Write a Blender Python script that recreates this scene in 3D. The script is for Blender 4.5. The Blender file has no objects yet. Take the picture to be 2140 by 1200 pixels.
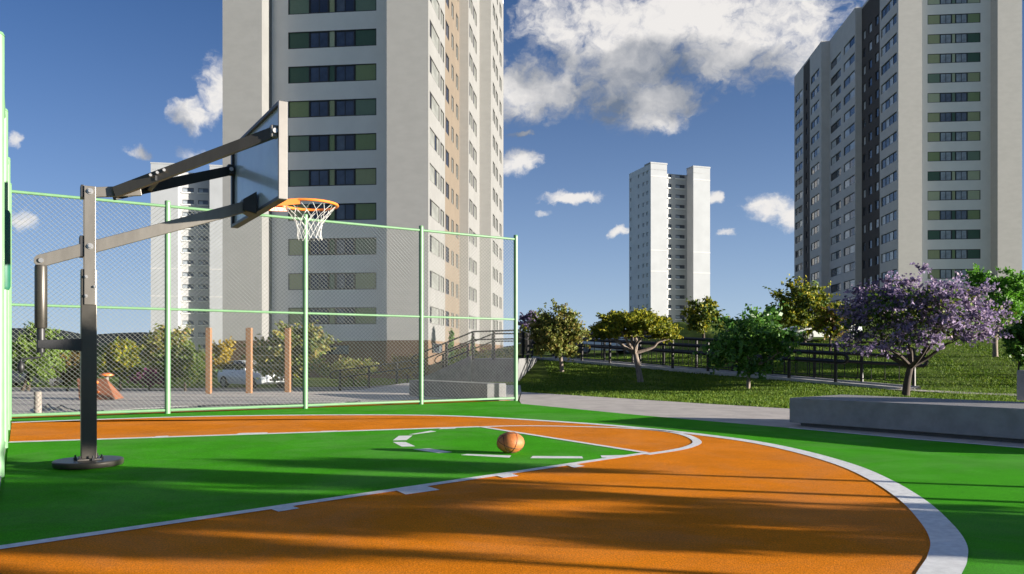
import bpy, math, random
import numpy as np
from mathutils import Vector, Matrix

R = math.radians
scene = bpy.context.scene
COL = scene.collection
random.seed(7)
rng = np.random.default_rng(11)

# ------------------------------------------------------------------ camera
F, CX, HY, CH = 1625.0, 1070.0, 743.0, 1.17      # focal length and horizon of the photograph, camera height
cam = bpy.data.cameras.new("camera")
cam.sensor_width = 36.0
cam.lens = 36.0 * F / 2140.0
cam.shift_y = (HY - 600.0) / 2140.0
cam.clip_start, cam.clip_end = 0.05, 9000.0
camo = bpy.data.objects.new("camera", cam)
camo.location = (0, 0, CH)
camo.rotation_euler = (R(90), 0, 0)
COL.objects.link(camo)
scene.camera = camo

# ------------------------------------------------------------------ light
SUN_EL, SUN_A = 8.0, 0.24                       # elevation, southward lean of the sun
sh = Vector((1.0, -SUN_A, 0)).normalized()
SUN = Vector((sh.x * math.cos(R(SUN_EL)), sh.y * math.cos(R(SUN_EL)), math.sin(R(SUN_EL))))
sun = bpy.data.lights.new("sun", 'SUN')
sun.energy = 5.0
sun.angle = R(0.55)
sun.color = (1.0, 0.92, 0.81)
suno = bpy.data.objects.new("sun", sun)
suno.rotation_euler = (-SUN).to_track_quat('-Z', 'Y').to_euler()
suno.location = (40, -10, 30)
COL.objects.link(suno)

vs = scene.view_settings
vs.view_transform = 'Standard'
vs.look = 'None'
vs.gamma = 1.0
vs.use_curve_mapping = False
EXPO = 1.62
vs.exposure = EXPO
KX = 2.0 ** EXPO

# ------------------------------------------------------------------ sky
world = bpy.data.worlds.new("World")
scene.world = world
world.use_nodes = True
wt = world.node_tree
for n in list(wt.nodes):
    wt.nodes.remove(n)


def link(nt, s, inp):
    if hasattr(s, 'is_output'):
        nt.links.new(s, inp)
    else:
        inp.default_value = s


def mth(nt, op, a, b=None, c=None, clamp=False):
    n = nt.nodes.new('ShaderNodeMath')
    n.operation = op
    n.use_clamp = clamp
    link(nt, a, n.inputs[0])
    if b is not None:
        link(nt, b, n.inputs[1])
    if c is not None:
        link(nt, c, n.inputs[2])
    return n.outputs[0]


def sstep(nt, v, lo, hi, a=0.0, b=1.0):
    n = nt.nodes.new('ShaderNodeMapRange')
    n.interpolation_type = 'SMOOTHSTEP'
    link(nt, v, n.inputs[0])
    for i, x in zip((1, 2, 3, 4), (lo, hi, a, b)):
        n.inputs[i].default_value = x
    return n.outputs[0]


def mixc(nt, f, a, b):
    n = nt.nodes.new('ShaderNodeMix')
    n.data_type = 'RGBA'
    link(nt, f, n.inputs[0])
    for k, v in ((6, a), (7, b)):
        if hasattr(v, 'is_output'):
            nt.links.new(v, n.inputs[k])
        else:
            n.inputs[k].default_value = (*v, 1.0)
    return n.outputs[2]


def noise(nt, vec, scale, detail=4.0, rough=0.5, dist=0.0):
    n = nt.nodes.new('ShaderNodeTexNoise')
    n.inputs['Scale'].default_value = scale
    n.inputs['Detail'].default_value = detail
    n.inputs['Roughness'].default_value = rough
    n.inputs['Distortion'].default_value = dist
    if vec is not None:
        nt.links.new(vec, n.inputs['Vector'])
    return n.outputs['Fac']


def azel(px, py):
    u, v = (px - CX) / F, (HY - py) / F
    return math.atan(u), math.atan2(v, math.hypot(u, 1.0))


# clouds of the day: (x, y, half width, half height) as seen in the photograph, turned into bearings
CLOUDS = [(1185, 45, 120, 70), (1120, 190, 160, 78), (1290, 120, 200, 110), (1340, 215, 125, 62),
          (1480, 70, 230, 95), (1660, 70, 150, 90), (1385, 255, 55, 32), (980, 200, 150, 70), (1560, 110, 200, 62),
          (395, 245, 72, 40), (452, 185, 48, 66), (400, 318, 48, 22), (300, 318, 40, 12),
          (48, 456, 46, 24), (25, 294, 34, 15), (1078, 342, 66, 32), (1092, 284, 38, 8),
          (1200, 412, 88, 18), (1292, 486, 34, 15), (1612, 436, 66, 46), (1660, 455, 60, 40),
          (1505, 490, 34, 10), (1497, 412, 24, 16), (1135, 443, 24, 12)]
tc = wt.nodes.new('ShaderNodeTexCoord')
sep = wt.nodes.new('ShaderNodeSeparateXYZ')
wt.links.new(tc.outputs['Generated'], sep.inputs[0])
AZ0 = mth(wt, 'ARCTAN2', sep.outputs[0], sep.outputs[1])
EL0 = mth(wt, 'ARCSINE', sep.outputs[2])


def cloud_density(da, de, soft=False):
    az = mth(wt, 'ADD', AZ0, da)
    el = mth(wt, 'ADD', EL0, de)
    c0 = wt.nodes.new('ShaderNodeCombineXYZ')
    wt.links.new(az, c0.inputs[0])
    wt.links.new(el, c0.inputs[1])
    wn = wt.nodes.new('ShaderNodeTexNoise')
    wn.inputs['Scale'].default_value = 24.0
    wn.inputs['Detail'].default_value = 5.0
    wn.inputs['Roughness'].default_value = 0.6
    wt.links.new(c0.outputs[0], wn.inputs['Vector'])
    ws = wt.nodes.new('ShaderNodeSeparateColor')
    wt.links.new(wn.outputs['Color'], ws.inputs[0])
    az = mth(wt, 'MULTIPLY_ADD', mth(wt, 'SUBTRACT', ws.outputs[0], 0.5), 0.055, az)
    el = mth(wt, 'MULTIPLY_ADD', mth(wt, 'SUBTRACT', ws.outputs[1], 0.5), 0.035, el)
    comb = wt.nodes.new('ShaderNodeCombineXYZ')
    wt.links.new(az, comb.inputs[0])
    wt.links.new(mth(wt, 'MULTIPLY', el, 1.35), comb.inputs[1])
    comb.inputs[2].default_value = 3.7
    v = comb.outputs[0]
    best = None
    for (x, y, rx, ry) in CLOUDS:
        a, e = azel(x, y)
        c = math.cos(a) ** 2
        qa = mth(wt, 'MULTIPLY', mth(wt, 'SUBTRACT', az, a), F / rx / c * (1.0 if rx > 90 else 1.12))
        qe = mth(wt, 'MULTIPLY', mth(wt, 'SUBTRACT', el, e), F / ry * (1.04 if rx > 90 else 1.16))
        r2 = mth(wt, 'MULTIPLY_ADD', qa, qa, mth(wt, 'MULTIPLY', qe, qe))
        b = mth(wt, 'SUBTRACT', 1.12 if rx > 90 else 0.95, r2)
        best = b if best is None else mth(wt, 'SMOOTH_MAX', best, b, 0.25)
    # loose fair-weather clouds everywhere outside the view as well
    aa = mth(wt, 'ABSOLUTE', az)
    out = mth(wt, 'MAXIMUM', sstep(wt, aa, 0.66, 0.85), sstep(wt, el, 0.47, 0.62))
    low = noise(wt, v, 3.2, 2.0, 0.5)
    gen = mth(wt, 'MULTIPLY_ADD', low, 6.0, -3.35)
    gen = mth(wt, 'ADD', gen, mth(wt, 'MULTIPLY_ADD', out, 3.0, -3.0))
    gen = mth(wt, 'MINIMUM', gen, 0.7)
    best = mth(wt, 'MAXIMUM', mth(wt, 'MAXIMUM', best, -1.2), gen)
    n1 = noise(wt, v, 17.0, 9.0, 0.56, 0.25)
    n2 = noise(wt, v, 7.0, 3.0, 0.5, 0.0)
    d = mth(wt, 'MULTIPLY_ADD', mth(wt, 'SUBTRACT', n1, 0.5), 1.2 if soft else 2.3, best)
    d = mth(wt, 'MULTIPLY_ADD', mth(wt, 'SUBTRACT', n2, 0.5), 1.5, d)
    if soft:
        return d, n1, n2
    n3 = noise(wt, v, 58.0, 6.0, 0.6, 0.2)
    d = mth(wt, 'MULTIPLY_ADD', mth(wt, 'SUBTRACT', n3, 0.5), 1.7, d)
    return d, n1, n2


D0, N1, N2 = cloud_density(0.0, 0.0)
D1, _, _ = cloud_density(0.040, 0.050, True)
DS, _, _ = cloud_density(0.0, 0.0, True)
mask = sstep(wt, D0, -0.10, 1.10)
mask = mth(wt, 'MULTIPLY', mask, sstep(wt, EL0, 0.0, 0.08))
lit = mth(wt, 'MULTIPLY_ADD', sstep(wt, D1, -0.2, 1.35), -0.86, 1.02)
lit = mth(wt, 'MULTIPLY_ADD', mth(wt, 'SUBTRACT', DS, D1), 0.18, lit)
lit = mth(wt, 'MULTIPLY_ADD', mth(wt, 'SUBTRACT', N1, 0.5), 0.9, lit, clamp=True)
ccol = mixc(wt, lit, (0.17 / KX, 0.21 / KX, 0.28 / KX), (0.90 / KX, 0.87 / KX, 0.84 / KX))
sky = wt.nodes.new('ShaderNodeTexSky')
sky.sky_type = 'NISHITA'
sky.sun_disc = False
sky.sun_elevation = R(SUN_EL)
sky.sun_rotation = math.atan2(SUN.x, SUN.y)
sky.altitude = 700
sky.air_density = 0.75
sky.dust_density = 1.2
sky.ozone_density = 4.0
bg = wt.nodes.new('ShaderNodeBackground')
elc = mth(wt, 'MAXIMUM', EL0, 0.0)
hz = mth(wt, 'POWER', 2.71828, mth(wt, 'MULTIPLY', elc, -1 / 0.175))
hcol = tuple(c / KX / 0.05 for c in (0.54, 0.67, 0.83))
deep = wt.nodes.new('ShaderNodeMix')
deep.data_type = 'RGBA'
deep.blend_type = 'MULTIPLY'
deep.inputs[0].default_value = 1.0
wt.links.new(sky.outputs[0], deep.inputs[6])
deep.inputs[7].default_value = (0.27, 0.66, 0.90, 1)
wt.links.new(mixc(wt, mth(wt, 'MULTIPLY', hz, 0.95), deep.outputs[2], hcol), bg.inputs[0])
bg.inputs[1].default_value = 0.05
bgc = wt.nodes.new('ShaderNodeBackground')
wt.links.new(ccol, bgc.inputs[0])
bgc.inputs[1].default_value = 1.0
mx = wt.nodes.new('ShaderNodeMixShader')
wt.links.new(mth(wt, 'MULTIPLY', mask, 0.96), mx.inputs[0])
wt.links.new(bg.outputs[0], mx.inputs[1])
wt.links.new(bgc.outputs[0], mx.inputs[2])
wo = wt.nodes.new('ShaderNodeOutputWorld')
wt.links.new(mx.outputs[0], wo.inputs[0])

# ------------------------------------------------------------------ materials
MATS = {}


def mat(name, col, rough=0.7, metal=0.0, var=0.10, scale=6.0, bump=0.0, bscale=60.0, spec=0.5, detail=5.0,
        stretch=None, coat=0.0, stain=0.0, grain=0.0):
    if name in MATS:
        return MATS[name]
    m = bpy.data.materials.new(name)
    m.use_nodes = True
    nt = m.node_tree
    b = nt.nodes['Principled BSDF']
    b.inputs['Roughness'].default_value = rough
    b.inputs['Metallic'].default_value = metal
    b.inputs['Specular IOR Level'].default_value = spec
    b.inputs['Coat Weight'].default_value = coat
    t = nt.nodes.new('ShaderNodeTexCoord')
    vec = t.outputs['Object']
    if stretch:
        mp = nt.nodes.new('ShaderNodeMapping')
        mp.inputs['Scale'].default_value = stretch
        nt.links.new(vec, mp.inputs[0])
        vec = mp.outputs[0]
    f = noise(nt, vec, scale, detail, 0.6)
    f = sstep(nt, f, 0.3, 0.7)
    lo = tuple(c * (1 - var) for c in col)
    hi = tuple(min(1, c * (1 + var)) for c in col)
    c = mixc(nt, f, lo, hi)
    if stain:
        f2 = noise(nt, vec, scale * 0.17, 6.0, 0.65, 0.4)
        f2 = sstep(nt, f2, 0.50, 0.72, 0.0, stain)
        c = mixc(nt, f2, c, tuple(x * 0.45 for x in col))
    if grain:
        g1 = noise(nt, t.outputs['Object'], 95.0, 2.0, 0.7)
        g1 = sstep(nt, g1, 0.34, 0.66, 1.0 - grain, 1.0 + grain)
        g2 = sstep(nt, noise(nt, t.outputs['Object'], 0.55, 6.0, 0.7, 0.6), 0.42, 0.66, 0.0, 0.10)
        hv = nt.nodes.new('ShaderNodeHueSaturation')
        nt.links.new(c, hv.inputs['Color'])
        nt.links.new(g1, hv.inputs['Value'])
        c = mixc(nt, g2, hv.outputs[0], (0.40, 0.36, 0.30))
    nt.links.new(c, b.inputs['Base Color'])
    if bump:
        bn = nt.nodes.new('ShaderNodeBump')
        bn.inputs['Strength'].default_value = bump
        bn.inputs['Distance'].default_value = 0.01
        nt.links.new(noise(nt, t.outputs['Object'], bscale, 3.0, 0.6), bn.inputs['Height'])
        nt.links.new(bn.outputs[0], b.inputs['Normal'])
    MATS[name] = m
    return m


def leafmat(name, cols, trans=0.35, rough=0.55):
    if name in MATS:
        return MATS[name]
    m = bpy.data.materials.new(name)
    m.use_nodes = True
    nt = m.node_tree
    b = nt.nodes['Principled BSDF']
    b.inputs['Roughness'].default_value = rough
    b.inputs['Specular IOR Level'].default_value = 0.3
    g = nt.nodes.new('ShaderNodeNewGeometry')
    cr = nt.nodes.new('ShaderNodeValToRGB')
    nt.links.new(g.outputs['Random Per Island'], cr.inputs[0])
    el = cr.color_ramp.elements
    el[0].color = (*cols[0], 1)
    el[0].position = 0.0
    el[1].color = (*cols[-1], 1)
    el[1].position = 1.0
    for i, c in enumerate(cols[1:-1]):
        e = el.new((i + 1) / (len(cols) - 1))
        e.color = (*c, 1)
    t = nt.nodes.new('ShaderNodeTexCoord')
    f = sstep(nt, noise(nt, t.outputs['Object'], 1.6, 3.0, 0.6), 0.28, 0.55)
    c = mixc(nt, f, cols[0], cr.outputs[0])
    nt.links.new(c, b.inputs['Base Color'])
    tr = nt.nodes.new('ShaderNodeBsdfTranslucent')
    nt.links.new(c, tr.inputs[0])
    ms = nt.nodes.new('ShaderNodeMixShader')
    ms.inputs[0].default_value = trans
    nt.links.new(b.outputs[0], ms.inputs[1])
    nt.links.new(tr.outputs[0], ms.inputs[2])
    nt.links.new(ms.outputs[0], nt.nodes['Material Output'].inputs[0])
    MATS[name] = m
    return m


COURT_G = mat('court green', (0.052, 0.330, 0.006), 0.9, var=0.10, scale=1.3, bump=0.5, bscale=160, detail=8, stain=0.26, grain=0.26, spec=0.06)
COURT_O = mat('court orange', (0.72, 0.215, 0.006), 0.9, var=0.09, scale=1.3, bump=0.5, bscale=160, detail=8, stain=0.26, grain=0.26, spec=0.06)
LINE_W = mat('court white paint', (0.80, 0.80, 0.77), 0.8, var=0.10, scale=14, bump=0.3, bscale=160, stain=0.22, spec=0.25)
PAVE = mat('pale paving', (0.50, 0.45, 0.40), 0.85, var=0.12, scale=2.0, bump=0.3, bscale=60, stain=0.25)
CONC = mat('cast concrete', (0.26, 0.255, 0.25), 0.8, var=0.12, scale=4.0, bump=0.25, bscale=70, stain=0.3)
CONC_D = mat('shade darkened stained concrete', (0.15, 0.15, 0.15), 0.85, var=0.15, scale=4.0, bump=0.25, bscale=70, stain=0.3)  # concrete darkened for the shade on landing and block fronts, with random stains
KERB = mat('kerb concrete', (0.45, 0.43, 0.40), 0.85, var=0.12, scale=4.0, bump=0.2, stain=0.3)
GRASS_B = mat('turf', (0.095, 0.145, 0.014), 0.95, var=0.35, scale=3.0, bump=0.6, bscale=30, spec=0.1)
HILL = mat('far hill', (0.032, 0.040, 0.045), 1.0, var=0.3, scale=0.02, spec=0.0)
ASPH = mat('road asphalt', (0.20, 0.185, 0.17), 0.9, var=0.12, scale=2.0, bump=0.3)
MINT = mat('mint green paint', (0.135, 0.265, 0.135), 0.42, var=0.07, scale=5, spec=0.5)
WIRE = mat('coated wire', (0.16, 0.175, 0.155), 0.5, var=0.05)
STEEL = mat('bronze grey steel', (0.17, 0.155, 0.135), 0.36, metal=0.55, var=0.12, scale=7, stretch=(1, 1, 0.25))
STEEL_P = mat('shade darkened bronze steel', (0.065, 0.059, 0.050), 0.38, metal=0.5, var=0.12, scale=7, stretch=(1, 1, 0.25))  # shade on the post and near arm put in as darker bronze
STEEL_D = mat('dark steel', (0.030, 0.030, 0.032), 0.45, metal=0.3, var=0.15)
BOLT = mat('zinc bolt', (0.42, 0.40, 0.38), 0.35, metal=0.9, var=0.05)
FRAME_B = mat('board rim steel', (0.21, 0.195, 0.18), 0.4, metal=0.35, var=0.06)
ACRYL = mat('frosted board sheet', (0.42, 0.47, 0.50), 0.25, var=0.06, scale=2, coat=0.4)
RIM_O = mat('orange rim paint', (0.80, 0.20, 0.03), 0.4, var=0.05)
NET_W = mat('white net cord', (0.55, 0.55, 0.53), 0.9, var=0.03)
GRIP = mat('black grip rubber', (0.012, 0.012, 0.013), 0.5, var=0.05)
BALL_M = mat('basketball rubber', (0.42, 0.135, 0.032), 0.55, var=0.10, scale=9, bump=0.5, bscale=90)
SEAM_M = mat('ball seam rubber', (0.02, 0.012, 0.01), 0.6, var=0.02)
RAIL = mat('railing bronze', (0.016, 0.014, 0.013), 0.45, metal=0.3, var=0.1)
TIMBER = mat('terracotta timber', (0.22, 0.115, 0.055), 0.7, var=0.12, scale=8, stretch=(6, 6, 0.6))
WEDGE = mat('terracotta panel', (0.26, 0.10, 0.05), 0.7, var=0.15, scale=6)
GREYW = mat('weathered post', (0.25, 0.22, 0.19), 0.85, var=0.2, scale=9, stretch=(4, 4, 0.5))
BARK = mat('bark', (0.055, 0.040, 0.030), 0.9, var=0.3, scale=14, bump=0.5, stretch=(1, 1, 0.3))
BARK_P = mat('pale bark', (0.20, 0.16, 0.13), 0.9, var=0.3, scale=14, bump=0.4, stretch=(1, 1, 0.3))
T_CONC = mat('tower grey render', (0.48, 0.465, 0.435), 0.9, var=0.035, scale=0.9, bump=0.15, bscale=6, spec=0.2, stretch=(1, 1, 2.2), stain=0.06)
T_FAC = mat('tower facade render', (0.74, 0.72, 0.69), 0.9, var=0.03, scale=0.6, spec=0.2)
T_LIT = mat('tower sunlit render', (0.172, 0.172, 0.168), 0.9, var=0.05, scale=0.7, spec=0.2)  # white walls facing the sun, colour darkened to offset its glare
T_BEI = mat('tower beige render', (0.137, 0.112, 0.086), 0.9, var=0.05, scale=0.7, spec=0.2)  # beige darkened likewise for its sunlit wall
T_BRN = mat('tower brown plinth', (0.13, 0.085, 0.055), 0.9, var=0.08, scale=1.0, spec=0.2)
T_DRK = mat('tower charcoal render', (0.095, 0.082, 0.076), 0.9, var=0.06, scale=0.8, spec=0.2)
T_GRY = mat('tower grey side render', (0.56, 0.53, 0.50), 0.9, var=0.04, scale=0.8, spec=0.2)
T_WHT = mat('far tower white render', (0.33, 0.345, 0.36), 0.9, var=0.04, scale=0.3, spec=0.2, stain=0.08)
T_SIDE = mat('far tower shaded side', (0.62, 0.65, 0.68), 0.9, var=0.04, scale=0.3, spec=0.2)  # shaded copy of the far white walls, paler and bluer in the colour
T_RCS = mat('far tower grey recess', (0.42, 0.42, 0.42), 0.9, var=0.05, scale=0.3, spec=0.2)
WFRAME = mat('window frame', (0.025, 0.027, 0.03), 0.5, var=0.03)
WLEDGE = mat('white ledge', (0.62, 0.62, 0.60), 0.8, var=0.03)
GLASS_D = mat('dark window glass', (0.020, 0.026, 0.045), 0.08, var=0.25, scale=0.8, spec=0.8)
GLASS_N = mat('navy window glass', (0.045, 0.055, 0.085), 0.1, var=0.35, scale=0.8, spec=0.8)
GLASS_M = mat('grey window glass', (0.085, 0.10, 0.125), 0.12, var=0.3, scale=0.8, spec=0.7)
GLASS_C = mat('half curtained window glass', (0.27, 0.30, 0.33), 0.2, var=0.3, scale=0.9, spec=0.5)
GLASS_P = mat('curtained window glass', (0.50, 0.50, 0.48), 0.2, var=0.15, scale=1.5, spec=0.6)
PAN = [mat('panel dark green', (0.045, 0.10, 0.065), 0.6, var=0.04),
       mat('panel leaf green', (0.20, 0.26, 0.12), 0.6, var=0.04),
       mat('panel sage green', (0.38, 0.42, 0.28), 0.6, var=0.04),
       mat('panel moss green', (0.14, 0.205, 0.145), 0.6, var=0.04),
       mat('panel olive', (0.30, 0.33, 0.18), 0.6, var=0.04)]
CAR_S = mat('silver car paint', (0.62, 0.64, 0.64), 0.3, metal=0.0, var=0.02, coat=0.8)
CAR_W = mat('white car paint', (0.62, 0.63, 0.64), 0.3, var=0.02, coat=0.8)
CAR_D = mat('dark car paint', (0.03, 0.035, 0.045), 0.3, var=0.02, coat=0.8)
CGLASS = mat('car glass', (0.01, 0.012, 0.014), 0.05, var=0.02, spec=0.8)
TYRE = mat('tyre rubber', (0.014, 0.014, 0.014), 0.85, var=0.1)
ALLOY = mat('alloy rim', (0.20, 0.20, 0.21), 0.5, metal=0.4, var=0.05)
LAMPG = mat('lamp lens', (0.22, 0.23, 0.23), 0.1, var=0.03)
REDL = mat('red lamp lens', (0.30, 0.015, 0.012), 0.15, var=0.03)

# ------------------------------------------------------------------ builders


def P(x, y, Y):
    """world point at depth Y on the sight line through photo pixel x, y"""
    return Vector(((x - CX) / F * Y, Y, CH - (y - HY) / F * Y))


def G(x, y, z=0.0):
    Y = F * (CH - z) / (y - HY)
    return Vector(((x - CX) / F * Y, Y, z))


def clampf(v, a=0.0, b=1.0):
    return max(a, min(b, v))


def sst(a, b, v):
    t = clampf((v - a) / (b - a))
    return t * t * (3 - 2 * t)


RA, RB = Vector((13.2, 26.5)), Vector((1.0, 41.0))      # foot and head of the ramp
RDIR = (RB - RA).normalized()
RLEN = (RB - RA).length
RNOR = Vector((RDIR.y, -RDIR.x))
RTOP = 1.04


def terrain(X, Y):
    p = Vector((X, Y)) - RA
    t, d = p.dot(RDIR), p.dot(RNOR)
    zr = RTOP * clampf(t / RLEN)
    if d < 0:
        f = clampf(1 + d / (6.2 + 4.0 * sst(10.0, 15.0, t)))
        z = zr * (f ** 1.15)
    else:
        g = (RA.x - X) / (RA.x - RB.x)
        k = 0.115 + (0.030 - 0.115) * clampf(g)
        yr = RA.y + (RB.y - RA.y) * clampf(g, 0, 1.2) if g > 0 else RA.y - (X - RA.x) * 0.3
        dy = max(0.0, Y - yr - 2.4)
        z = RTOP * clampf(g) + k * min(dy, 34.0) + 0.01 * max(0, min(dy, 200) - 34)
        z = zr + (z - zr) * sst(0.0, 3.0, d)
    z *= sst(-2.2, 1.2, X + max(0.0, Y - 45) * 0.03)
    low = sst(26.0, 30.5, Y) * (1 - sst(-6.2, -4.4, X)) * (1 - 0.4 * sst(55, 90, Y))
    return z - 0.62 * low - 0.035


def ground_px(x, y):
    """march along the sight line of a photo pixel until it meets the terrain"""
    Y = 5.0
    while Y < 400:
        p = P(x, y, Y)
        if p.z <= terrain(p.x, p.y):
            break
        Y += 0.1
    return Vector((p.x, p.y, terrain(p.x, p.y)))


class MB:
    def __init__(s):
        s.v, s.f, s.m = [], [], []

    def add(s, vs, fs, m=0):
        o = len(s.v)
        s.v += [tuple(v) for v in vs]
        s.f += [tuple(i + o for i in f) for f in fs]
        s.m += [m] * len(fs)
        return s

    def obox(s, o, a, b, c, m=0):
        """box with corner o and edge vectors a, b, c"""
        o, a, b, c = Vector(o), Vector(a), Vector(b), Vector(c)
        if a.cross(b).dot(c) < 0:
            a, b = b, a
        vs = [o, o + a, o + a + b, o + b, o + c, o + a + c, o + a + b + c, o + b + c]
        return s.add(vs, [(3, 2, 1, 0), (4, 5, 6, 7), (0, 1, 5, 4), (1, 2, 6, 5), (2, 3, 7, 6), (3, 0, 4, 7)], m)

    def box(s, x0, x1, y0, y1, z0, z1, m=0):
        return s.obox((x0, y0, z0), (x1 - x0, 0, 0), (0, y1 - y0, 0), (0, 0, z1 - z0), m)

    def beam(s, p, q, w, h, m=0, up=(0, 0, 1)):
        """rectangular bar from p to q, w across, h along up"""
        p, q = Vector(p), Vector(q)
        d = (q - p)
        side = d.cross(Vector(up)).normalized()
        u = side.cross(d).normalized()
        return s.obox(p - side * w / 2 - u * h / 2, d, side * w, u * h, m)

    def tube(s, pts, rad, n=8, m=0, cap=True, closed=False):
        pts = [Vector(p) for p in pts]
        if not isinstance(rad, (list, tuple)):
            rad = [rad] * len(pts)
        N = len(pts)
        rings, prev = [], None
        for i, p in enumerate(pts):
            if closed:
                d = pts[(i + 1) % N] - pts[i - 1]
            else:
                d = pts[min(i + 1, N - 1)] - pts[max(i - 1, 0)]
            d.normalize()
            if prev is None:
                ref = Vector((0, 0, 1)) if abs(d.z) < 0.9 else Vector((1, 0, 0))
                u = d.cross(ref).normalized()
            else:
                u = (prev - d * prev.dot(d))
                u = u.normalized() if u.length > 1e-6 else d.orthogonal().normalized()
            prev = u
            w = d.cross(u)
            rings.append([p + (u * math.cos(2 * math.pi * k / n) + w * math.sin(2 * math.pi * k / n)) * rad[i] for k in range(n)])
        vs = [v for r in rings for v in r]
        fs = []
        for i in range(N if closed else N - 1):
            j = (i + 1) % N
            for k in range(n):
                fs.append((i * n + k, i * n + (k + 1) % n, j * n + (k + 1) % n, j * n + k))
        if cap and not closed:
            fs.append(tuple(range(n - 1, -1, -1)))
            fs.append(tuple((N - 1) * n + k for k in range(n)))
        return s.add(vs, fs, m)

    def prism(s, poly, z0, z1, m=0):
        n = len(poly)
        if sum(poly[i][0] * poly[(i + 1) % n][1] - poly[(i + 1) % n][0] * poly[i][1] for i in range(n)) < 0:
            poly = poly[::-1]
        vs = [(p[0], p[1], z0) for p in poly] + [(p[0], p[1], z1) for p in poly]
        fs = [tuple(range(n - 1, -1, -1)), tuple(range(n, 2 * n))]
        fs += [(i, (i + 1) % n, n + (i + 1) % n, n + i) for i in range(n)]
        return s.add(vs, fs, m)

    def lathe(s, c, prof, n=24, m=0, sx=1.0, sy=1.0):
        c = Vector(c)
        vs, fs = [], []
        for (r, z) in prof:
            for k in range(n):
                a = 2 * math.pi * k / n
                vs.append(c + Vector((r * sx * math.cos(a), r * sy * math.sin(a), z)))
        for i in range(len(prof) - 1):
            for k in range(n):
                fs.append((i * n + k, i * n + (k + 1) % n, (i + 1) * n + (k + 1) % n, (i + 1) * n + k))
        fs.append(tuple(range(n - 1, -1, -1)))
        fs.append(tuple((len(prof) - 1) * n + k for k in range(n)))
        return s.add(vs, fs, m)

    def mesh(s, name, off=(0, 0, 0), mats=(), smooth=False):
        me = bpy.data.meshes.new(name)
        o = Vector(off)
        me.from_pydata([(v[0] - o.x, v[1] - o.y, v[2] - o.z) for v in s.v], [], s.f)
        for m in mats:
            me.materials.append(m)
        if len(mats) > 1:
            me.polygons.foreach_set('material_index', s.m)
        if smooth:
            me.polygons.foreach_set('use_smooth', [True] * len(me.polygons))
        me.update()
        return me

    def build(s, name, mats, parent=None, smooth=False, bevel=0.0, kind=None, origin=None):
        if not isinstance(mats, (list, tuple)):
            mats = [mats]
        root = parent
        while root is not None and root.parent is not None:
            root = root.parent
        off = root.location if root is not None else (Vector(origin) if origin is not None else Vector((0, 0, 0)))
        o = bpy.data.objects.new(name, s.mesh(name, off, mats, smooth))
        COL.objects.link(o)
        if root is None:
            o.location = off
        o.parent = parent
        if smooth:
            md = o.modifiers.new('edges', 'EDGE_SPLIT')
            md.split_angle = R(40)
        if bevel:
            b = o.modifiers.new('bevel', 'BEVEL')
            b.width = bevel
            b.segments = 2
            b.limit_method = 'ANGLE'
        if kind:
            o['kind'] = kind
        return o


def thing(name, label, cat, loc=(0, 0, 0), group=None):
    o = bpy.data.objects.new(name, None)
    o.empty_display_size = 0.2
    COL.objects.link(o)
    o.location = loc
    return tag(o, label, cat, group)


def tag(o, label, cat, group=None):
    o['label'] = label
    o['category'] = cat
    if group:
        o['group'] = group
    return o


def inst(me, name, parent, loc, rz=0.0, root_rel=True):
    """a part that shares mesh data; loc is world when root_rel"""
    o = bpy.data.objects.new(name, me)
    COL.objects.link(o)
    o.parent = parent
    o.location = Vector(loc) - parent.location if root_rel else Vector(loc)
    o.rotation_euler = (0, 0, rz)
    return o


def sheet(name, poly, z, m, kind='structure', parent=None):
    b = MB()
    b.add([(p[0], p[1], z) for p in poly], [tuple(range(len(poly)))])
    n = len(poly)
    if sum(poly[i][0] * poly[(i + 1) % n][1] - poly[(i + 1) % n][0] * poly[i][1] for i in range(n)) < 0:
        b.f = [tuple(reversed(b.f[0]))]
    o = b.build(name, m, parent)
    if kind and parent is None:
        o['kind'] = kind
    return o


def smooth_line(pts, n=8, closed=False):
    """Catmull-Rom through points"""
    pts = [Vector(p) for p in pts]
    out = []
    N = len(pts)
    for i in range(N - 1):
        p0, p1, p2, p3 = pts[max(i - 1, 0)], pts[i], pts[i + 1], pts[min(i + 2, N - 1)]
        for k in range(n):
            t = k / n
            out.append(0.5 * ((2 * p1) + (p2 - p0) * t + (2 * p0 - 5 * p1 + 4 * p2 - p3) * t * t + (3 * p1 - p0 - 3 * p2 + p3) * t ** 3))
    out.append(pts[-1])
    return out


def strip_mb(pts, w, z, b=None, drape=False):
    b = b or MB()
    pts = [Vector((p[0], p[1])) for p in pts]
    vs, fs = [], []
    for i, p in enumerate(pts):
        d = (pts[min(i + 1, len(pts) - 1)] - pts[max(i - 1, 0)]).normalized()
        nr = Vector((-d.y, d.x)) * w / 2
        for q in (p - nr, p + nr):
            vs.append((q.x, q.y, (terrain(q.x, q.y) + z) if drape else z))
    for i in range(len(pts) - 1):
        fs.append((2 * i, 2 * i + 2, 2 * i + 3, 2 * i + 1))
    return b.add(vs, fs)


# ------------------------------------------------------------------ ground
def axis(lo, hi, fine0, fine1, step):
    a = list(np.arange(fine0, fine1 + 1e-6, step))
    s, x = step, fine1
    while x < hi:
        s *= 1.22
        x += s
        a.append(x)
    s, x = step, fine0
    while x > lo:
        s *= 1.22
        x -= s
        a.insert(0, x)
    return a


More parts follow.
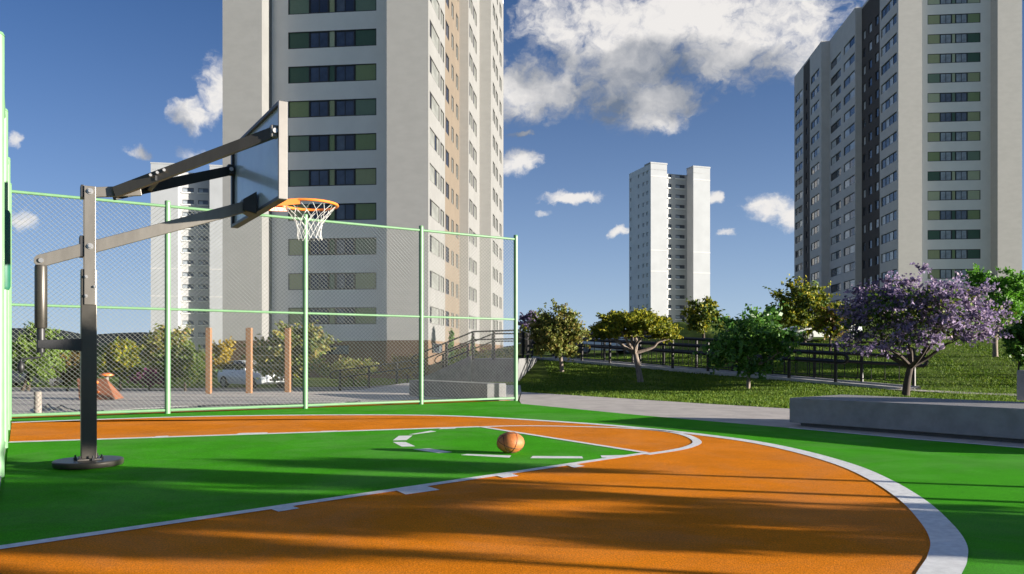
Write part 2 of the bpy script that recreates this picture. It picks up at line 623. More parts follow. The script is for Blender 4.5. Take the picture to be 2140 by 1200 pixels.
xs = axis(-3500, 3500, -12, 34, 0.6)
ys = axis(-300, 4500, 8, 60, 0.6)
b = MB()
vs_ = []
for y in ys:
    for x in xs:
        z = terrain(x, y)
        vs_.append((x, y, z + (0.03 * math.sin(x * 1.7 + y) * math.sin(y * 1.3) if (x > 3 and y > 22) else 0)))
nx = len(xs)
fs_ = [(j * nx + i, j * nx + i + 1, (j + 1) * nx + i + 1, (j + 1) * nx + i) for j in range(len(ys) - 1) for i in range(nx - 1)]
b.add(vs_, fs_)
gr = b.build('ground', GRASS_B, smooth=False)
gr.data.polygons.foreach_set('use_smooth', [True] * len(gr.data.polygons))
gr['kind'] = 'structure'

# far hills beyond the town
b = MB()
vs_, fs_ = [], []
NH = 90
for i in range(NH + 1):
    a = -1.25 + 2.5 * i / NH
    for k, (rr, hh) in enumerate(((1300, -6), (1650, 0.55), (2100, 1.0), (2700, 0.8), (3200, -6))):
        ridge = 40 + 22 * math.sin(a * 9.3) + 9 * math.sin(a * 31 + 1) + 4 * math.sin(a * 83 + k)
        ridge *= 1.0 if a < -0.05 else 0.55
        z = ridge * hh if hh > 0 else hh
        vs_.append((rr * math.sin(a), rr * math.cos(a), z))
for i in range(NH):
    for k in range(4):
        fs_.append((i * 5 + k, (i + 1) * 5 + k, (i + 1) * 5 + k + 1, i * 5 + k + 1))
b.add(vs_, fs_)
b.build('hills', HILL, kind='structure')

# fences and court frame of reference
U = Vector((0.845, 0.535))                        # along the court, away from the hoop
V = Vector((-0.535, 0.845))                       # along the baseline
FC = Vector((-9.2, 14.2))                         # fence corner


def fpt(s, w=0.0):
    return FC + U * s + V * w


# court base
court_edge = [fpt(-0.05, 0.12), fpt(11.1, 0.12), G(1090, 844).xy, G(1340, 868).xy, G(1640, 893.5).xy, G(1900, 916).xy, G(2140, 937).xy,
              Vector((8.25, 7.1)), Vector((8.25, -7.0)), Vector((-2, -9)), FC - V * 24]
sheet('court_surface', court_edge, 0.0, COURT_G)
plaza = [Vector((-60, 6)), FC - V * 10 - U * 0.7, FC - U * 0.5, fpt(-0.2, 0.2), fpt(11.15, 0.14), Vector((0.30, 25.2)), Vector((0.35, 33.0)), Vector((-4.6, 33.5)),
         Vector((-5.2, 27.0)), Vector((-6, 25.7)), Vector((-60, 25.7))]
sheet('plaza_paving', plaza, -0.014, PAVE)
path = [fpt(11.18, 0.10), G(1090, 844).xy, G(1340, 868).xy, G(1640, 893.5).xy, G(1900, 916).xy, G(2140, 937).xy, Vector((8.25, 7.1)), Vector((8.25, -7.0)),
        Vector((8.7, -7.0)), Vector((8.75, 7.3)), Vector((11.2, 9.6)), Vector((9.8, 13.2)), Vector((6.35, 17.0)), Vector((4.6, 19.2)), Vector((2.2, 22.5)), Vector((0.31, 25.1))]
sheet('path', path, -0.009, PAVE)
# thin joint lines of the plaza
b = MB()
for k in range(5):
    yy = 17.6 + k * 1.75
    strip_mb([(-40, yy + 0.4), (-1.6 if yy < 22 else -5.4, yy + 1.2 if yy < 22 else yy + 0.9)], 0.05, -0.010, b)
b.build('paving_joint', mat('joint sand', (0.16, 0.14, 0.12), 0.95), kind='structure')
# orange running strip outside the fence and concrete margin on the left
sheet('orange_strip', [fpt(-0.2, 0.35), fpt(2.6, 0.30), fpt(5.0, 0.2), fpt(11.0, 0.20), fpt(11.0, 0.45), fpt(9.6, 1.9), fpt(7.6, 1.6), fpt(6.0, 0.55), fpt(2.6, 0.65), fpt(-0.2, 0.8)],
      -0.006, COURT_O)
b = MB()
b.add([(*(FC - U * 0.35 + V * 0.1), 0.012), (*(FC + U * 0.03 + V * 0.1), 0.012), (*(FC + U * 0.03 - V * 24), 0.012), (*(FC - U * 0.35 - V * 24), 0.012)], [(3, 2, 1, 0)])
b.build('kerb_strip', KERB, kind='structure')

# painted areas
arc_px = [(24, 883.5), (180, 878), (350, 872.5), (500, 869.5), (640, 868), (780, 867.6), (900, 868.7), (1000, 872), (1100, 877.5), (1250, 887.5), (1350, 896.5),
          (1444, 906.5), (1565, 922.5), (1666, 943), (1767, 972), (1842, 1005), (1908, 1047), (1957, 1095), (1981, 1133), (1980, 1165), (1966, 1194)]
arc = [G(*p).xy for p in arc_px] + [Vector((1.66, 3.3)), Vector((0.70, 2.2)), Vector((-0.9, 1.1)), Vector((-3.2, 0.2)), Vector((-6.5, -1.0))]
arc_s = smooth_line(arc, 8)
sheet('orange_zone', arc_s + [FC - V * 15.5 + U * 0.06, FC + U * 0.06 - V * 0.4], 0.002, COURT_O)
k_far0, k_far1, k_near1 = G(18, 925).xy, G(1003, 892.5).xy, G(1352, 947.5).xy
k_near0 = k_near1 + (G(0, 1146).xy - k_near1) * 1.9
k_base = FC + U * 0.06 - V * 3.4
sheet('green_key', [k_far0, k_far1, k_near1, k_near0, FC + U * 0.06 - V * 9.5], 0.004, COURT_G)
LZ = 0.0055
markings = thing('court_markings', 'white painted basketball lines on the orange and green court', 'court lines', (0, 0, LZ))
strip_mb(arc_s, 0.20, LZ).build('three_point_line', LINE_W, markings)
strip_mb([k_far0, k_far1], 0.16, LZ + 0.0012).build('lane_line', LINE_W, markings)
strip_mb([k_near0, k_near1], 0.11, LZ + 0.0012).build('lane_line', LINE_W, markings)
strip_mb([k_far1, k_near1], 0.10, LZ + 0.0024).build('free_throw_line', LINE_W, markings)
semi = [G(*p).xy for p in ((996, 893.2), (1064, 890.7), (1135, 890.8), (1242, 893), (1330, 896.8), (1395, 902.5), (1437, 911.5), (1457, 924), (1442, 934), (1408, 942), (1350, 950.5))]
strip_mb(smooth_line(semi, 8), 0.12, LZ).build('free_throw_arc', LINE_W, markings)
strip_mb([c.xy for c in (G(1648, 894.5), G(1900, 917.5), Vector((6.6, 9.66, 0)), Vector((8.2, 7.2, 0)), Vector((8.2, -6, 0)))], 0.07, LZ).build('side_line', LINE_W, markings)
q1 = lambda x, y: (780 + x / 2.816, 850 + y / 2.816)
for quad in ([(340, 143), (372, 148), (245, 165), (208, 166)], [(150, 174), (232, 172), (196, 199), (115, 201)],
             [(116, 210), (190, 210), (248, 236), (168, 238)], [(232, 253), (330, 248), (465, 270), (385, 276)],
             [(550, 281), (812, 290), (802, 303), (515, 287)], [(938, 293), (1228, 295), (1236, 307), (924, 306)],
             [(1338, 290), (1480, 287), (1420, 303), (1345, 302)]):
    q = [G(*q1(*p)) for p in quad]
    b = MB().add([(p.x, p.y, LZ) for p in q], [(3, 2, 1, 0)])
    b.build('arc_dash', LINE_W, markings)
q2 = lambda x, y: (x, y)
for quad in ([(562, 1064), (606, 1058), (626, 1064), (582, 1071)], [(820, 1023), (880, 1014), (919, 1025), (848, 1035)],
             [(1036, 995), (1066, 990), (1084, 996), (1052, 1000)], [(1184, 973), (1200, 970), (1222, 975), (1200, 979)],
             [(318, 916.5), (352, 915), (352, 911.5), (326, 912.5)], [(488, 910), (556, 907.6), (560, 904.5), (500, 906)],
             [(664, 904.6), (702, 903.2), (706, 900.6), (672, 901.6)], [(916, 897.8), (950, 896.6), (958, 894), (926, 895)]):
    q = [G(*p) for p in quad]
    b = MB().add([(p.x, p.y, LZ + 0.0006) for p in q], [(0, 1, 2, 3)])
    n = (q[1] - q[0]).cross(q[2] - q[0])
    if n.z < 0:
        b.f = [(3, 2, 1, 0)]
    b.build('lane_mark', LINE_W, markings)

# ------------------------------------------------------------------ towers


class Wall:
    """vertical wall starting at p0 along d (seen from outside left to right); inward is d turned left"""

    def __init__(s, p0, d, length):
        s.p0, s.d, s.L = Vector(p0), Vector(d).normalized(), length
        s.n = Vector((-s.d.y, s.d.x))
        s.rz = math.atan2(s.d.y, s.d.x)

    def pt(s, x, y, z):
        q = s.p0 + s.d * x + s.n * y
        return Vector((q.x, q.y, z))

    def end(s):
        return s.p0 + s.d * s.L

    def x_of(s, px, y=0.0):
        t = (px - CX) / F
        o = s.p0 + s.n * y
        return (t * o.y - o.x) / (s.d.x - t * s.d.y)

    def mesh(s, b, z0, z1, cols=(), rows=(), depth=0.16, m=0):
        xb = sorted(set([0.0, s.L] + [c for cc in cols for c in cc]))
        zb = sorted(set([z0, z1] + [r for rr in rows for r in rr]))
        opn = lambda x, z: any(a < x < c for a, c in cols) and any(a < z < c for a, c in rows)
        for i in range(len(xb) - 1):
            for j in range(len(zb) - 1):
                if opn((xb[i] + xb[i + 1]) / 2, (zb[j] + zb[j + 1]) / 2):
                    continue
                b.add([s.pt(xb[i], 0, zb[j]), s.pt(xb[i + 1], 0, zb[j]), s.pt(xb[i + 1], 0, zb[j + 1]), s.pt(xb[i], 0, zb[j + 1])], [(0, 1, 2, 3)], m)
        for (a, c) in cols:
            for (e, f) in rows:
                q = [s.pt(a, 0, e), s.pt(c, 0, e), s.pt(c, 0, f), s.pt(a, 0, f)]
                k = [s.pt(a, depth, e), s.pt(c, depth, e), s.pt(c, depth, f), s.pt(a, depth, f)]
                b.add(q + k, [(0, 4, 5, 1), (1, 5, 6, 2), (2, 6, 7, 3), (3, 7, 4, 0)], m)
        return b


def ring(b, x0, x1, z0, z1, t, y0, y1, m=0):
    b.box(x0, x1, y0, y1, z0, z0 + t, m)
    b.box(x0, x1, y0, y1, z1 - t, z1, m)
    b.box(x0, x0 + t, y0, y1, z0 + t, z1 - t, m)
    b.box(x1 - t, x1, y0, y1, z0 + t, z1 - t, m)


def window_mesh(name, w, h, kinds, t=0.06, ledge=False, wts=None, frame=None):
    """framed window of len(kinds) panes, local x across, y inward, z up, centred on the opening"""
    b = MB()
    ring(b, -w / 2, w / 2, -h / 2, h / 2, t, 0.06, 0.15, 0)
    n = len(kinds)
    mats = [frame or WFRAME]
    wts = wts or [1.0 / n] * n
    acc = np.concatenate([[0], np.cumsum(wts)]) / sum(wts)
    for i, k in enumerate(kinds):
        x0, x1 = -w / 2 + t + (w - 2 * t) * float(acc[i]), -w / 2 + t + (w - 2 * t) * float(acc[i + 1])
        if k not in mats:
            mats.append(k)
        mi = mats.index(k)
        y = 0.115 + 0.012 * (i % 2)
        b.add([(x0, y, -h / 2 + t), (x1, y, -h / 2 + t), (x1, y, h / 2 - t), (x0, y, h / 2 - t)], [(0, 1, 2, 3)], mi)
        if i:
            b.box(x0 - t * 0.35, x0 + t * 0.35, 0.075, 0.112, -h / 2 + t, h / 2 - t, 0)
    if ledge:
        mats.append(WLEDGE)
        b.box(-w / 2 - 0.15, w / 2 + 0.15, -0.35, 0.05, -h / 2 - 0.32, -h / 2 - 0.02, len(mats) - 1)
    return b.mesh(name, mats=mats)


ROW0, STEP, BH = 4.35, 2.786, 1.36
BAND_CACHE = {}


def band_meshes(w, glass):
    key = (round(w, 2), glass.name)
    if key in BAND_CACHE:
        return BAND_CACHE[key]
    h = BH
    fr = MB()
    ring(fr, 0, w, -h / 2, h / 2, 0.055, 0.0, 0.13)
    for fx in (0.24, 0.462, 0.533, 0.757):
        fr.box(w * fx - 0.03, w * fx + 0.03, 0.03, 0.13, -h / 2 + 0.055, h / 2 - 0.055)
    frame = fr.mesh('window_band', mats=[WFRAME])
    def flat(nm, f0, f1, y):
        q = MB().box(w * f0, w * f1, y, y + 0.03, -h / 2 + 0.055, h / 2 - 0.055)
        return q
    pans = []
    for (f0, f1) in ((0.008, 0.236), (0.467, 0.528), (0.762, 0.992)):
        x0, x1 = w * f0 + 0.02, w * f1 - 0.02
        for pm in PAN:
            pans.append((f0, pm, MB().box(x0, x1, 0.07, 0.11, -h / 2 + 0.056, h / 2 - 0.056).mesh('panel', mats=[pm])))
    panes = []
    for (f0, f1) in ((0.244, 0.458), (0.537, 0.753)):
        x0, x1 = w * f0 + 0.03, w * f1 - 0.03
        q = MB()
        ring(q, x0, x1, -h / 2 + 0.058, h / 2 - 0.06, 0.05, 0.06, 0.12, 0)
        q.box((x0 + x1) / 2 - 0.03, (x0 + x1) / 2 + 0.03, 0.062, 0.12, -h / 2 + 0.1, h / 2 - 0.1, 0)
        xm = (x0 + x1) / 2
        q.add([(x0, 0.10, -h / 2 + 0.1), (xm, 0.10, -h / 2 + 0.1), (xm, 0.10, h / 2 - 0.1), (x0, 0.10, h / 2 - 0.1)], [(0, 1, 2, 3)], 1)
        q.add([(xm, 0.09, -h / 2 + 0.1), (x1, 0.09, -h / 2 + 0.1), (x1, 0.09, h / 2 - 0.1), (xm, 0.09, h / 2 - 0.1)], [(0, 1, 2, 3)], 2)
        panes.append(q)
    wm = [panes[0].mesh('pane', mats=[WFRAME, glass, glass]), panes[1].mesh('pane', mats=[WFRAME, GLASS_M if glass is GLASS_D else glass, glass])]
    BAND_CACHE[key] = (frame, pans, wm)
    return BAND_CACHE[key]


def add_band(root, wall, x0, w, z, glass, rnd):
    frame, pans, wm = band_meshes(w, glass)
    bo = inst(frame, 'window_band', root, wall.pt(x0, 0, z), wall.rz)
    for f0 in (0.008, 0.467, 0.762):
        c = [p for p in pans if p[0] == f0]
        inst(c[rnd.randrange(len(c))][2], 'panel', bo, (0, 0, 0), 0, False)
    for m_ in wm:
        inst(m_, 'pane', bo, (0, 0, 0), 0, False)


def quadwall(b, p, q, z0, z1, m=0):
    b.add([(p.x, p.y, z0), (q.x, q.y, z0), (q.x, q.y, z1), (p.x, p.y, z1)], [(0, 1, 2, 3)], m)


# --- near tower, left of centre
d1 = Vector((0.9945, -0.105)).normalized()
e1 = Vector((-d1.y, d1.x))
C1 = Vector((-6.44, 59.8))
ROOF1, PL1 = 42.5, 2.35
rows1 = [ROW0 + STEP * k for k in range(14)]
PIER_R, PIER_L0, PIER_L1, REC = 3.27, 13.32, 16.56, 1.9
t1 = thing('apartment_tower', 'tall beige and grey apartment tower with green window bands right behind the chain-link fence', 'apartment tower', (C1.x, C1.y, -1.0))
FL = C1 - d1 * PIER_L1
wl = Wall(FL, d1, PIER_L1 - PIER_L0)
wr = Wall(C1 - d1 * PIER_R, d1, PIER_R)
wrec = Wall(C1 - d1 * PIER_L0 + e1 * REC, d1, PIER_L0 - PIER_R)
bx0, bx1 = wrec.x_of(602.3), wrec.x_of(786.5)
rr = [(z - BH / 2, z + BH / 2) for z in rows1]
for w_ in (wl, wr):
    w_.mesh(MB(), PL1, ROOF1).build('pier', T_CONC, t1)
b = MB()
wrec.mesh(b, PL1, ROOF1, [(bx0, bx1)], rr, 0.16)
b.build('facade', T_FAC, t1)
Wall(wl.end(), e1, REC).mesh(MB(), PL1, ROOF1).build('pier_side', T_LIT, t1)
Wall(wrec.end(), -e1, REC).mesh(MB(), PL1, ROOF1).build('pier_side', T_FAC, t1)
rnd = random.Random(3)
for z in rows1:
    add_band(t1, wrec, bx0, bx1 - bx0, z, rnd.choice([GLASS_D, GLASS_D, GLASS_N]), rnd)
# right flank: three steps going back
wA = Wall(C1, e1, 13.88)
wA2 = Wall(wA.end(), d1, 0.87)
wB = Wall(wA2.end(), e1, 7.13)
wB2 = Wall(wB.end(), d1, 1.196)
wC = Wall(wB2.end(), e1, 11.1)
xs_split = wA.x_of(930)
winA = Wall(C1, e1, xs_split)
winBei = Wall(winA.end(), e1, 13.88 - xs_split)
cA = [(winA.x_of(898), winA.x_of(918.5)), (winA.x_of(920.5), winA.x_of(928))]
cBe = [(winBei.x_of(931.3), winBei.x_of(938.5)), (winBei.x_of(943.5), winBei.x_of(948)), (winBei.x_of(953), winBei.x_of(957.8))]
cB = [(wB.x_of(981), wB.x_of(987.5)), (wB.x_of(989), wB.x_of(996))]
cC = [(wC.x_of(1030), wC.x_of(1034.5)), (wC.x_of(1036), wC.x_of(1040.5)), (wC.x_of(1044), wC.x_of(1048))]
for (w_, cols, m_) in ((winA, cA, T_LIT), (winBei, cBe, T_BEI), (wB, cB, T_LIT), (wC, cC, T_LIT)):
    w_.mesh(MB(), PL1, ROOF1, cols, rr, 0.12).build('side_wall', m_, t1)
for w_ in (wA2, wB2):
    w_.mesh(MB(), PL1, ROOF1).build('return_wall', T_CONC, t1)
GL = mat('pale reflecting glass', (0.145, 0.150, 0.14), 0.5, var=0.2, scale=0.8, spec=0.15)
FR_L = mat('pale window frame', (0.075, 0.072, 0.068), 0.6, var=0.03)
wmA = [window_mesh('window', cA[0][1] - cA[0][0], BH, [a_, GLASS_D, GL], 0.05, wts=w_, frame=FR_L) for a_, w_ in ((GL, (.62, .12, .26)), (GL, (.55, .18, .27)), (GLASS_N, (.10, .10, .80)))]  # narrow dark panes stand in for the overhang's shade on pale windows
wmA2 = [window_mesh('window', cA[1][1] - cA[1][0], BH, k, 0.05, wts=(.3, .7), frame=FR_L) for k in ([GLASS_D, GL], [GL, GL])]
wmBe = [window_mesh('window', c[1] - c[0], BH, [GLASS_D, GLASS_D] if i == 0 else [GLASS_D, GL], 0.05, wts=(.35, .65), frame=FR_L) for i, c in enumerate(cBe)]
wmB = [window_mesh('window', c[1] - c[0], BH, [GLASS_D, GL], 0.06, wts=(.32, .68), frame=FR_L) for c in cB]
wmC = [window_mesh('window', c[1] - c[0], BH, [GLASS_D, GL], 0.06, wts=(.35, .65), frame=FR_L) for c in cC]
for z in rows1:
    for w_, cols, ms in ((winA, cA, None), (winBei, cBe, wmBe), (wB, cB, wmB), (wC, cC, wmC)):
        for i, c in enumerate(cols):
            me = (rnd.choice(wmA) if i == 0 else rnd.choice(wmA2)) if ms is None else ms[i]
            inst(me, 'window', t1, w_.pt((c[0] + c[1]) / 2, -0.055, z), w_.rz)
# plinth, roof, back
ring_pts = [FL, wl.end(), wrec.p0, wrec.end(), C1 - d1 * PIER_R, C1, wA.end(), wA2.end(), wB.end(), wB2.end(), wC.end(), wC.end() - d1 * 18.6]
MB().prism([p for p in ring_pts], -1.0, PL1).build('plinth', T_BRN, t1)
MB().prism([p for p in ring_pts], ROOF1, ROOF1 + 0.35).build('roof', T_FAC, t1)
b = MB()
quadwall(b, ring_pts[-1], FL, PL1, ROOF1)
quadwall(b, wC.end(), ring_pts[-1], PL1, ROOF1)
b.build('rear_wall', T_FAC, t1)
pw = window_mesh('plinth_window', (bx1 - bx0) * 0.52, 0.75, [GLASS_D, GLASS_D, GLASS_M], 0.06)
inst(pw, 'plinth_window', t1, wrec.pt((bx0 + bx1) / 2 - 0.5, -0.16, 1.62), wrec.rz)
inst(pw, 'plinth_window', t1, wA.pt(3.2, -0.16, 1.75), wA.rz)

# --- right tower
e2 = Vector((0.095, 0.9955)).normalized()
d2 = Vector((e2.y, -e2.x))
C2 = Vector(((1877.5 - CX) / F * 109.3, 109.3))
ROOF2 = 56.3
rows2 = [ROW0 + 0.05 + STEP * k for k in range(18)]
rr2 = [(z - BH / 2, z + BH / 2) for z in rows2]
t2 = thing('apartment_tower', 'tall grey apartment tower with a charcoal stripe rising behind the purple tree', 'apartment tower', (C2.x, C2.y, -1.0))
f0 = Wall(C2, d2, 1)
p1 = f0.x_of(1927)
f1 = Wall(C2, d2, p1)
REC2 = 1.9
frec = Wall(C2 + d2 * p1 + e2 * REC2, d2, 1)
rx1 = f0.x_of(2085)
frec.L = rx1 - p1
f2 = Wall(C2 + d2 * rx1, d2, f0.x_of(2136) - rx1)
b0, b1 = frec.x_of(1938.5), frec.x_of(2049)
for w_ in (f1, f2):
    w_.mesh(MB(), -1, ROOF2).build('pier', T_CONC, t2)
frec.mesh(MB(), -1, ROOF2, [(b0, b1)], rr2, 0.16).build('facade', T_FAC, t2)
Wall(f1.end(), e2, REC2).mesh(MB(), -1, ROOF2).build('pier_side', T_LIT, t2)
Wall(frec.end(), -e2, REC2).mesh(MB(), -1, ROOF2).build('pier_side', T_CONC, t2)
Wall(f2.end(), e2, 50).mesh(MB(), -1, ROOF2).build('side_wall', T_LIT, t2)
for z in rows2:
    add_band(t2, frec, b0, b1 - b0, z, rnd.choice([GLASS_C, GLASS_C, GLASS_M]), rnd)
# left flank, listed from the front corner backwards: (pixel where it ends, outward step, material, window columns)
q0, off = 0.0, 0.0
flank = [('side_wall', 1838.5, T_GRY, [(1841, 1874)], [[GLASS_M, GLASS_P, GLASS_M, GLASS_M], [GLASS_P, GLASS_M, GLASS_P, GLASS_M], [GLASS_M, GLASS_M, GLASS_P, GLASS_D]]),
         ('dark_stripe', 1801.0, T_DRK, [(1803, 1809), (1815, 1822), (1829, 1836)], [[GLASS_P], [GLASS_M], [GLASS_D], [GLASS_P]]),
         ('return_wall', 1787.5, T_GRY, None, None),
         ('side_wall', 1733.5, T_GRY, [(1736, 1757), (1763, 1786)], [[GLASS_P, GLASS_M], [GLASS_P, GLASS_D], [GLASS_M, GLASS_P], [GLASS_D, GLASS_M]]),
         ('return_wall', 1716.5, T_GRY, None, None),
         ('side_wall', 1692.5, T_GRY, [(1694.5, 1712)], [[GLASS_P, GLASS_M, GLASS_P], [GLASS_D, GLASS_P, GLASS_M]]),
         ('dark_stripe', 1679.0, T_DRK, [(1684, 1687.5)], [[GLASS_M], [GLASS_D]]),
         ('side_wall', 1660.0, T_GRY, [(1662, 1677)], [[GLASS_M, GLASS_P], [GLASS_D, GLASS_P, GLASS_M], [GLASS_M, GLASS_D]])]
poly2 = [C2]
cur = C2.copy()
for nm, pxe, m_, cols, kinds in flank:
    t = (pxe - CX) / F
    if nm == 'return_wall':
        dd = -d2
        s = (t * cur.y - cur.x) / (dd.x - t * dd.y)
        nxt = cur + dd * s
        Wall(nxt, d2, s).mesh(MB(), -1, ROOF2).build(nm, m_, t2)
    else:
        s = (t * cur.y - cur.x) / (e2.x - t * e2.y)
        nxt = cur + e2 * s
        w_ = Wall(nxt, -e2, s)
        cc = [(w_.x_of(a), w_.x_of(c)) for a, c in cols]
        w_.mesh(MB(), -1, ROOF2, cc, rr2, 0.22).build(nm, m_, t2)
        variants = [[window_mesh('window', c[1] - c[0], BH, k, 0.09) for k in kinds] for c in cc]
        for z in rows2:
            for i, c in enumerate(cc):
                inst(rnd.choice(variants[i]), 'window', t2, w_.pt((c[0] + c[1]) / 2, 0.03, z), w_.rz)
    poly2.append(nxt)
    cur = nxt
poly2 += [cur + d2 * 24, f2.end() + e2 * 50, f2.end(), C2 + d2 * rx1, frec.end(), frec.p0, f1.end()]
MB().prism(poly2, ROOF2, ROOF2 + 0.35).build('roof', T_GRY, t2)
b = MB()
quadwall(b, f2.end() + e2 * 50, cur + d2 * 24, -1, ROOF2)
quadwall(b, cur + d2 * 24, cur, -1, ROOF2)
b.build('rear_wall', T_GRY, t2)


# --- the two distant white towers
def far_tower(label, corner, d, e_len, seg, rec, roof, stp, cols, nrow, z_top, side_cols, stripes, sink=-1.5):
    d = Vector(d).normalized()
    e = Vector((-d.y, d.x))
    t_ = thing('apartment_tower', label, 'apartment tower', (corner.x, corner.y, sink))
    a, c, w = seg
    zr = [(z_top - stp * k - 0.5 * stp / 2.786, z_top - stp * k + 0.5 * stp / 2.786) for k in range(nrow)]
    pl, pr = Wall(corner, d, a), Wall(corner + d * c, d, w - c)
    for p_ in (pl, pr):
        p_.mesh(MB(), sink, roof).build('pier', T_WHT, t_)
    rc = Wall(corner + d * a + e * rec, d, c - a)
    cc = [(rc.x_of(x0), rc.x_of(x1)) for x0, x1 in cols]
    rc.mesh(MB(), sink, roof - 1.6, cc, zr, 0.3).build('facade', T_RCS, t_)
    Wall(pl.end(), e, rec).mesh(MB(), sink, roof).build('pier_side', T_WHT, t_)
    Wall(rc.end(), -e, rec).mesh(MB(), sink, roof).build('pier_side', T_RCS, t_)  # shadow on this white pier's side put in as grey
    for x_ in cc:
        me = window_mesh('window', x_[1] - x_[0], stp * 0.36, [GLASS_C, GLASS_M], 0.13, ledge=True)
        for k in range(nrow):
            inst(me, 'window', t_, rc.pt((x_[0] + x_[1]) / 2, 0.05, z_top - stp * k), rc.rz)
    sl = Wall(corner + e * e_len, -e, e_len)
    sc = [(sl.x_of(x0), sl.x_of(x1)) for x0, x1 in side_cols]
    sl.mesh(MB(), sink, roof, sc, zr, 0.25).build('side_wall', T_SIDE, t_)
    for x_ in sc:
        me = window_mesh('window', x_[1] - x_[0], stp * 0.36, [GLASS_P], 0.05)
        for k in range(nrow):
            inst(me, 'window', t_, sl.pt((x_[0] + x_[1]) / 2, 0.05, z_top - stp * k), sl.rz)
    far = corner + d * w
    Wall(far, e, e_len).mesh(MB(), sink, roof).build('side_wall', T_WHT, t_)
    b = MB()
    quadwall(b, far + e * e_len, corner + e * e_len, sink, roof)
    b.build('rear_wall', T_WHT, t_)
    MB().prism([corner, pl.end(), rc.p0, rc.end(), pr.p0, far, far + e * e_len, corner + e * e_len], roof - 1.6, roof - 1.5).build('roof', T_RCS, t_)
    for (x0, x1) in ((0, a), (c, w)):
        for z in stripes:
            b = MB().obox(Wall(corner, d, 1).pt(x0 - 0.02, -0.05, z), (d * (x1 - x0 + 0.04)).to_3d(), (e * 0.05).to_3d(), (0, 0, 0.35))
            b.build('string_course', T_RCS, t_)
    # parapets
    for (p_, q_) in ((corner, pl.end()), (pr.p0, far)):
        b = MB().obox((p_ - d * 0.1 - e * 0.1).to_3d() + Vector((0, 0, roof)), ((q_ - p_) + d * 0.2).to_3d(), (e * (rec + 0.1)).to_3d(), (0, 0, 0.4))
        b.build('parapet', T_WHT, t_)
    return t_


D3 = Vector((0.95, 0.311)).normalized()
C3 = Vector(((1360 - CX) / F * 209, 209.0))
t3 = far_tower('slender bright white apartment tower standing alone far off in the middle', C3, D3, 12.8, (4.92, 13.04, 18.3), 3.5, 52.8, 2.786,
               [(1396, 1403.5), (1412, 1431)], 15, 1.17 + (743 - 366) * 214 / F, [(1317, 1319.5), (1333, 1336.5), (1343, 1347), (1351, 1355)],
               [1.17 + (743 - y) * 209 / F for y in (369, 524, 568)])
D4 = Vector((0.984, 0.18)).normalized()
S4 = 1.25
C4 = Vector(((315 - CX) / F * 176 * S4, 176.0 * S4))
w4 = Wall(C4, D4, 1)
t4 = far_tower('white apartment tower half hidden by the near tower, seen through the fence behind the hoop', C4, D4, 17, (w4.x_of(372), w4.x_of(438), w4.x_of(492)), 2.8, 1.17 + (743 - 342) * 176 * S4 / F, 2.786 * S4,
               [(381, 405), (414, 435)], 16, 1.17 + (743 - 398) * 180 * S4 / F, [], [1.17 + (743 - y) * 176 * S4 / F for y in (365, 562, 620)], -2.5)

# ------------------------------------------------------------------ court fence
FH, FM = 4.25, 2.10
SP = [0.0, 2.69, 5.495, 8.31, 11.0]


def fence(label, pts, ends, top):
    """pts: post feet in 2D"""
    root = thing('court_fence', label, 'fence', (pts[0].x, pts[0].y, 0), 'mint green fences round the court')
    for i, p in enumerate(pts):
        MB().tube([(p.x, p.y, 0), (p.x, p.y, top)], 0.054, 14).tube([(p.x, p.y, top), (p.x, p.y, top + 0.03)], [0.060, 0.046], 14).build('post', MINT, root, smooth=True)
    for i in range(len(pts) - 1):
        p, q = pts[i], pts[i + 1]
        d = (q - p).normalized()
        L = (q - p).length
        a, c = p + d * 0.05, q - d * 0.05
        for z, r_ in ((0.07, 0.030), (FM, 0.026), (top - 0.08, 0.030)):
            MB().tube([(a.x, a.y, z), (c.x, c.y, z)], r_, 10).build('rail', MINT, root, smooth=True)
        n = Vector((-d.y, d.x))
        for (z0, z1) in ((0.09, FM - 0.02), (FM + 0.02, top - 0.10)):
            b = MB()
            pw, ph = 0.094, 0.088
            W, Hh = L - 0.1, z1 - z0
            sl = ph / pw
            for sgn in (1, -1):
                k0 = int(-Hh / sl / pw) - 1
                for k in range(k0, int(W / pw) + 2):
                    xa = k * pw
                    # line x = xa + z / sl
                    za, zb = max(0.0, -xa * sl), min(Hh, (W - xa) * sl)
                    if zb - za < 0.02:
                        continue
                    x0_, x1_ = xa + za / sl, xa + zb / sl
                    if sgn < 0:
                        x0_, x1_ = W - x0_, W - x1_
                    o = n * (0.004 * sgn)
                    A, B = a + d * x0_ + o, a + d * x1_ + o
                    b.tube([(A.x, A.y, z0 + za), (B.x, B.y, z0 + zb)], 0.0031, 3, cap=False)
            b.build('wire_mesh', WIRE, root, kind='stuff')
    return root


fence('long mint green chain-link fence on the far side of the court', [fpt(s) for s in SP], None, FH)
lf = fence('mint green fence running along the left edge beside the hoop', [FC + V * 0.0 - V * s for s in (0.22, 2.36, 5.2, 7.95)], None, FH)
# dark green pad wrapped round the near post of the left fence
pp = FC - V * 5.2
b = MB().tube([(pp.x, pp.y, 2.0), (pp.x, pp.y, 2.04), (pp.x, pp.y, 2.96), (pp.x, pp.y, 3.0)], [0.066, 0.082, 0.082, 0.066], 16)
b.build('post_pad', mat('dark green pad', (0.012, 0.10, 0.06), 0.5), lf, smooth=True)

# ------------------------------------------------------------------ hoop
HB = Vector((-4.46, 8.19))


def hp(s, z, w=0.0):
    """point in the hoop's frame: s towards the court, w towards the camera side, z up"""
    q = HB + U * s - V * w
    return Vector((q.x, q.y, z))


U3, W3, Z3 = U.to_3d(), (-V).to_3d(), Vector((0, 0, 1))


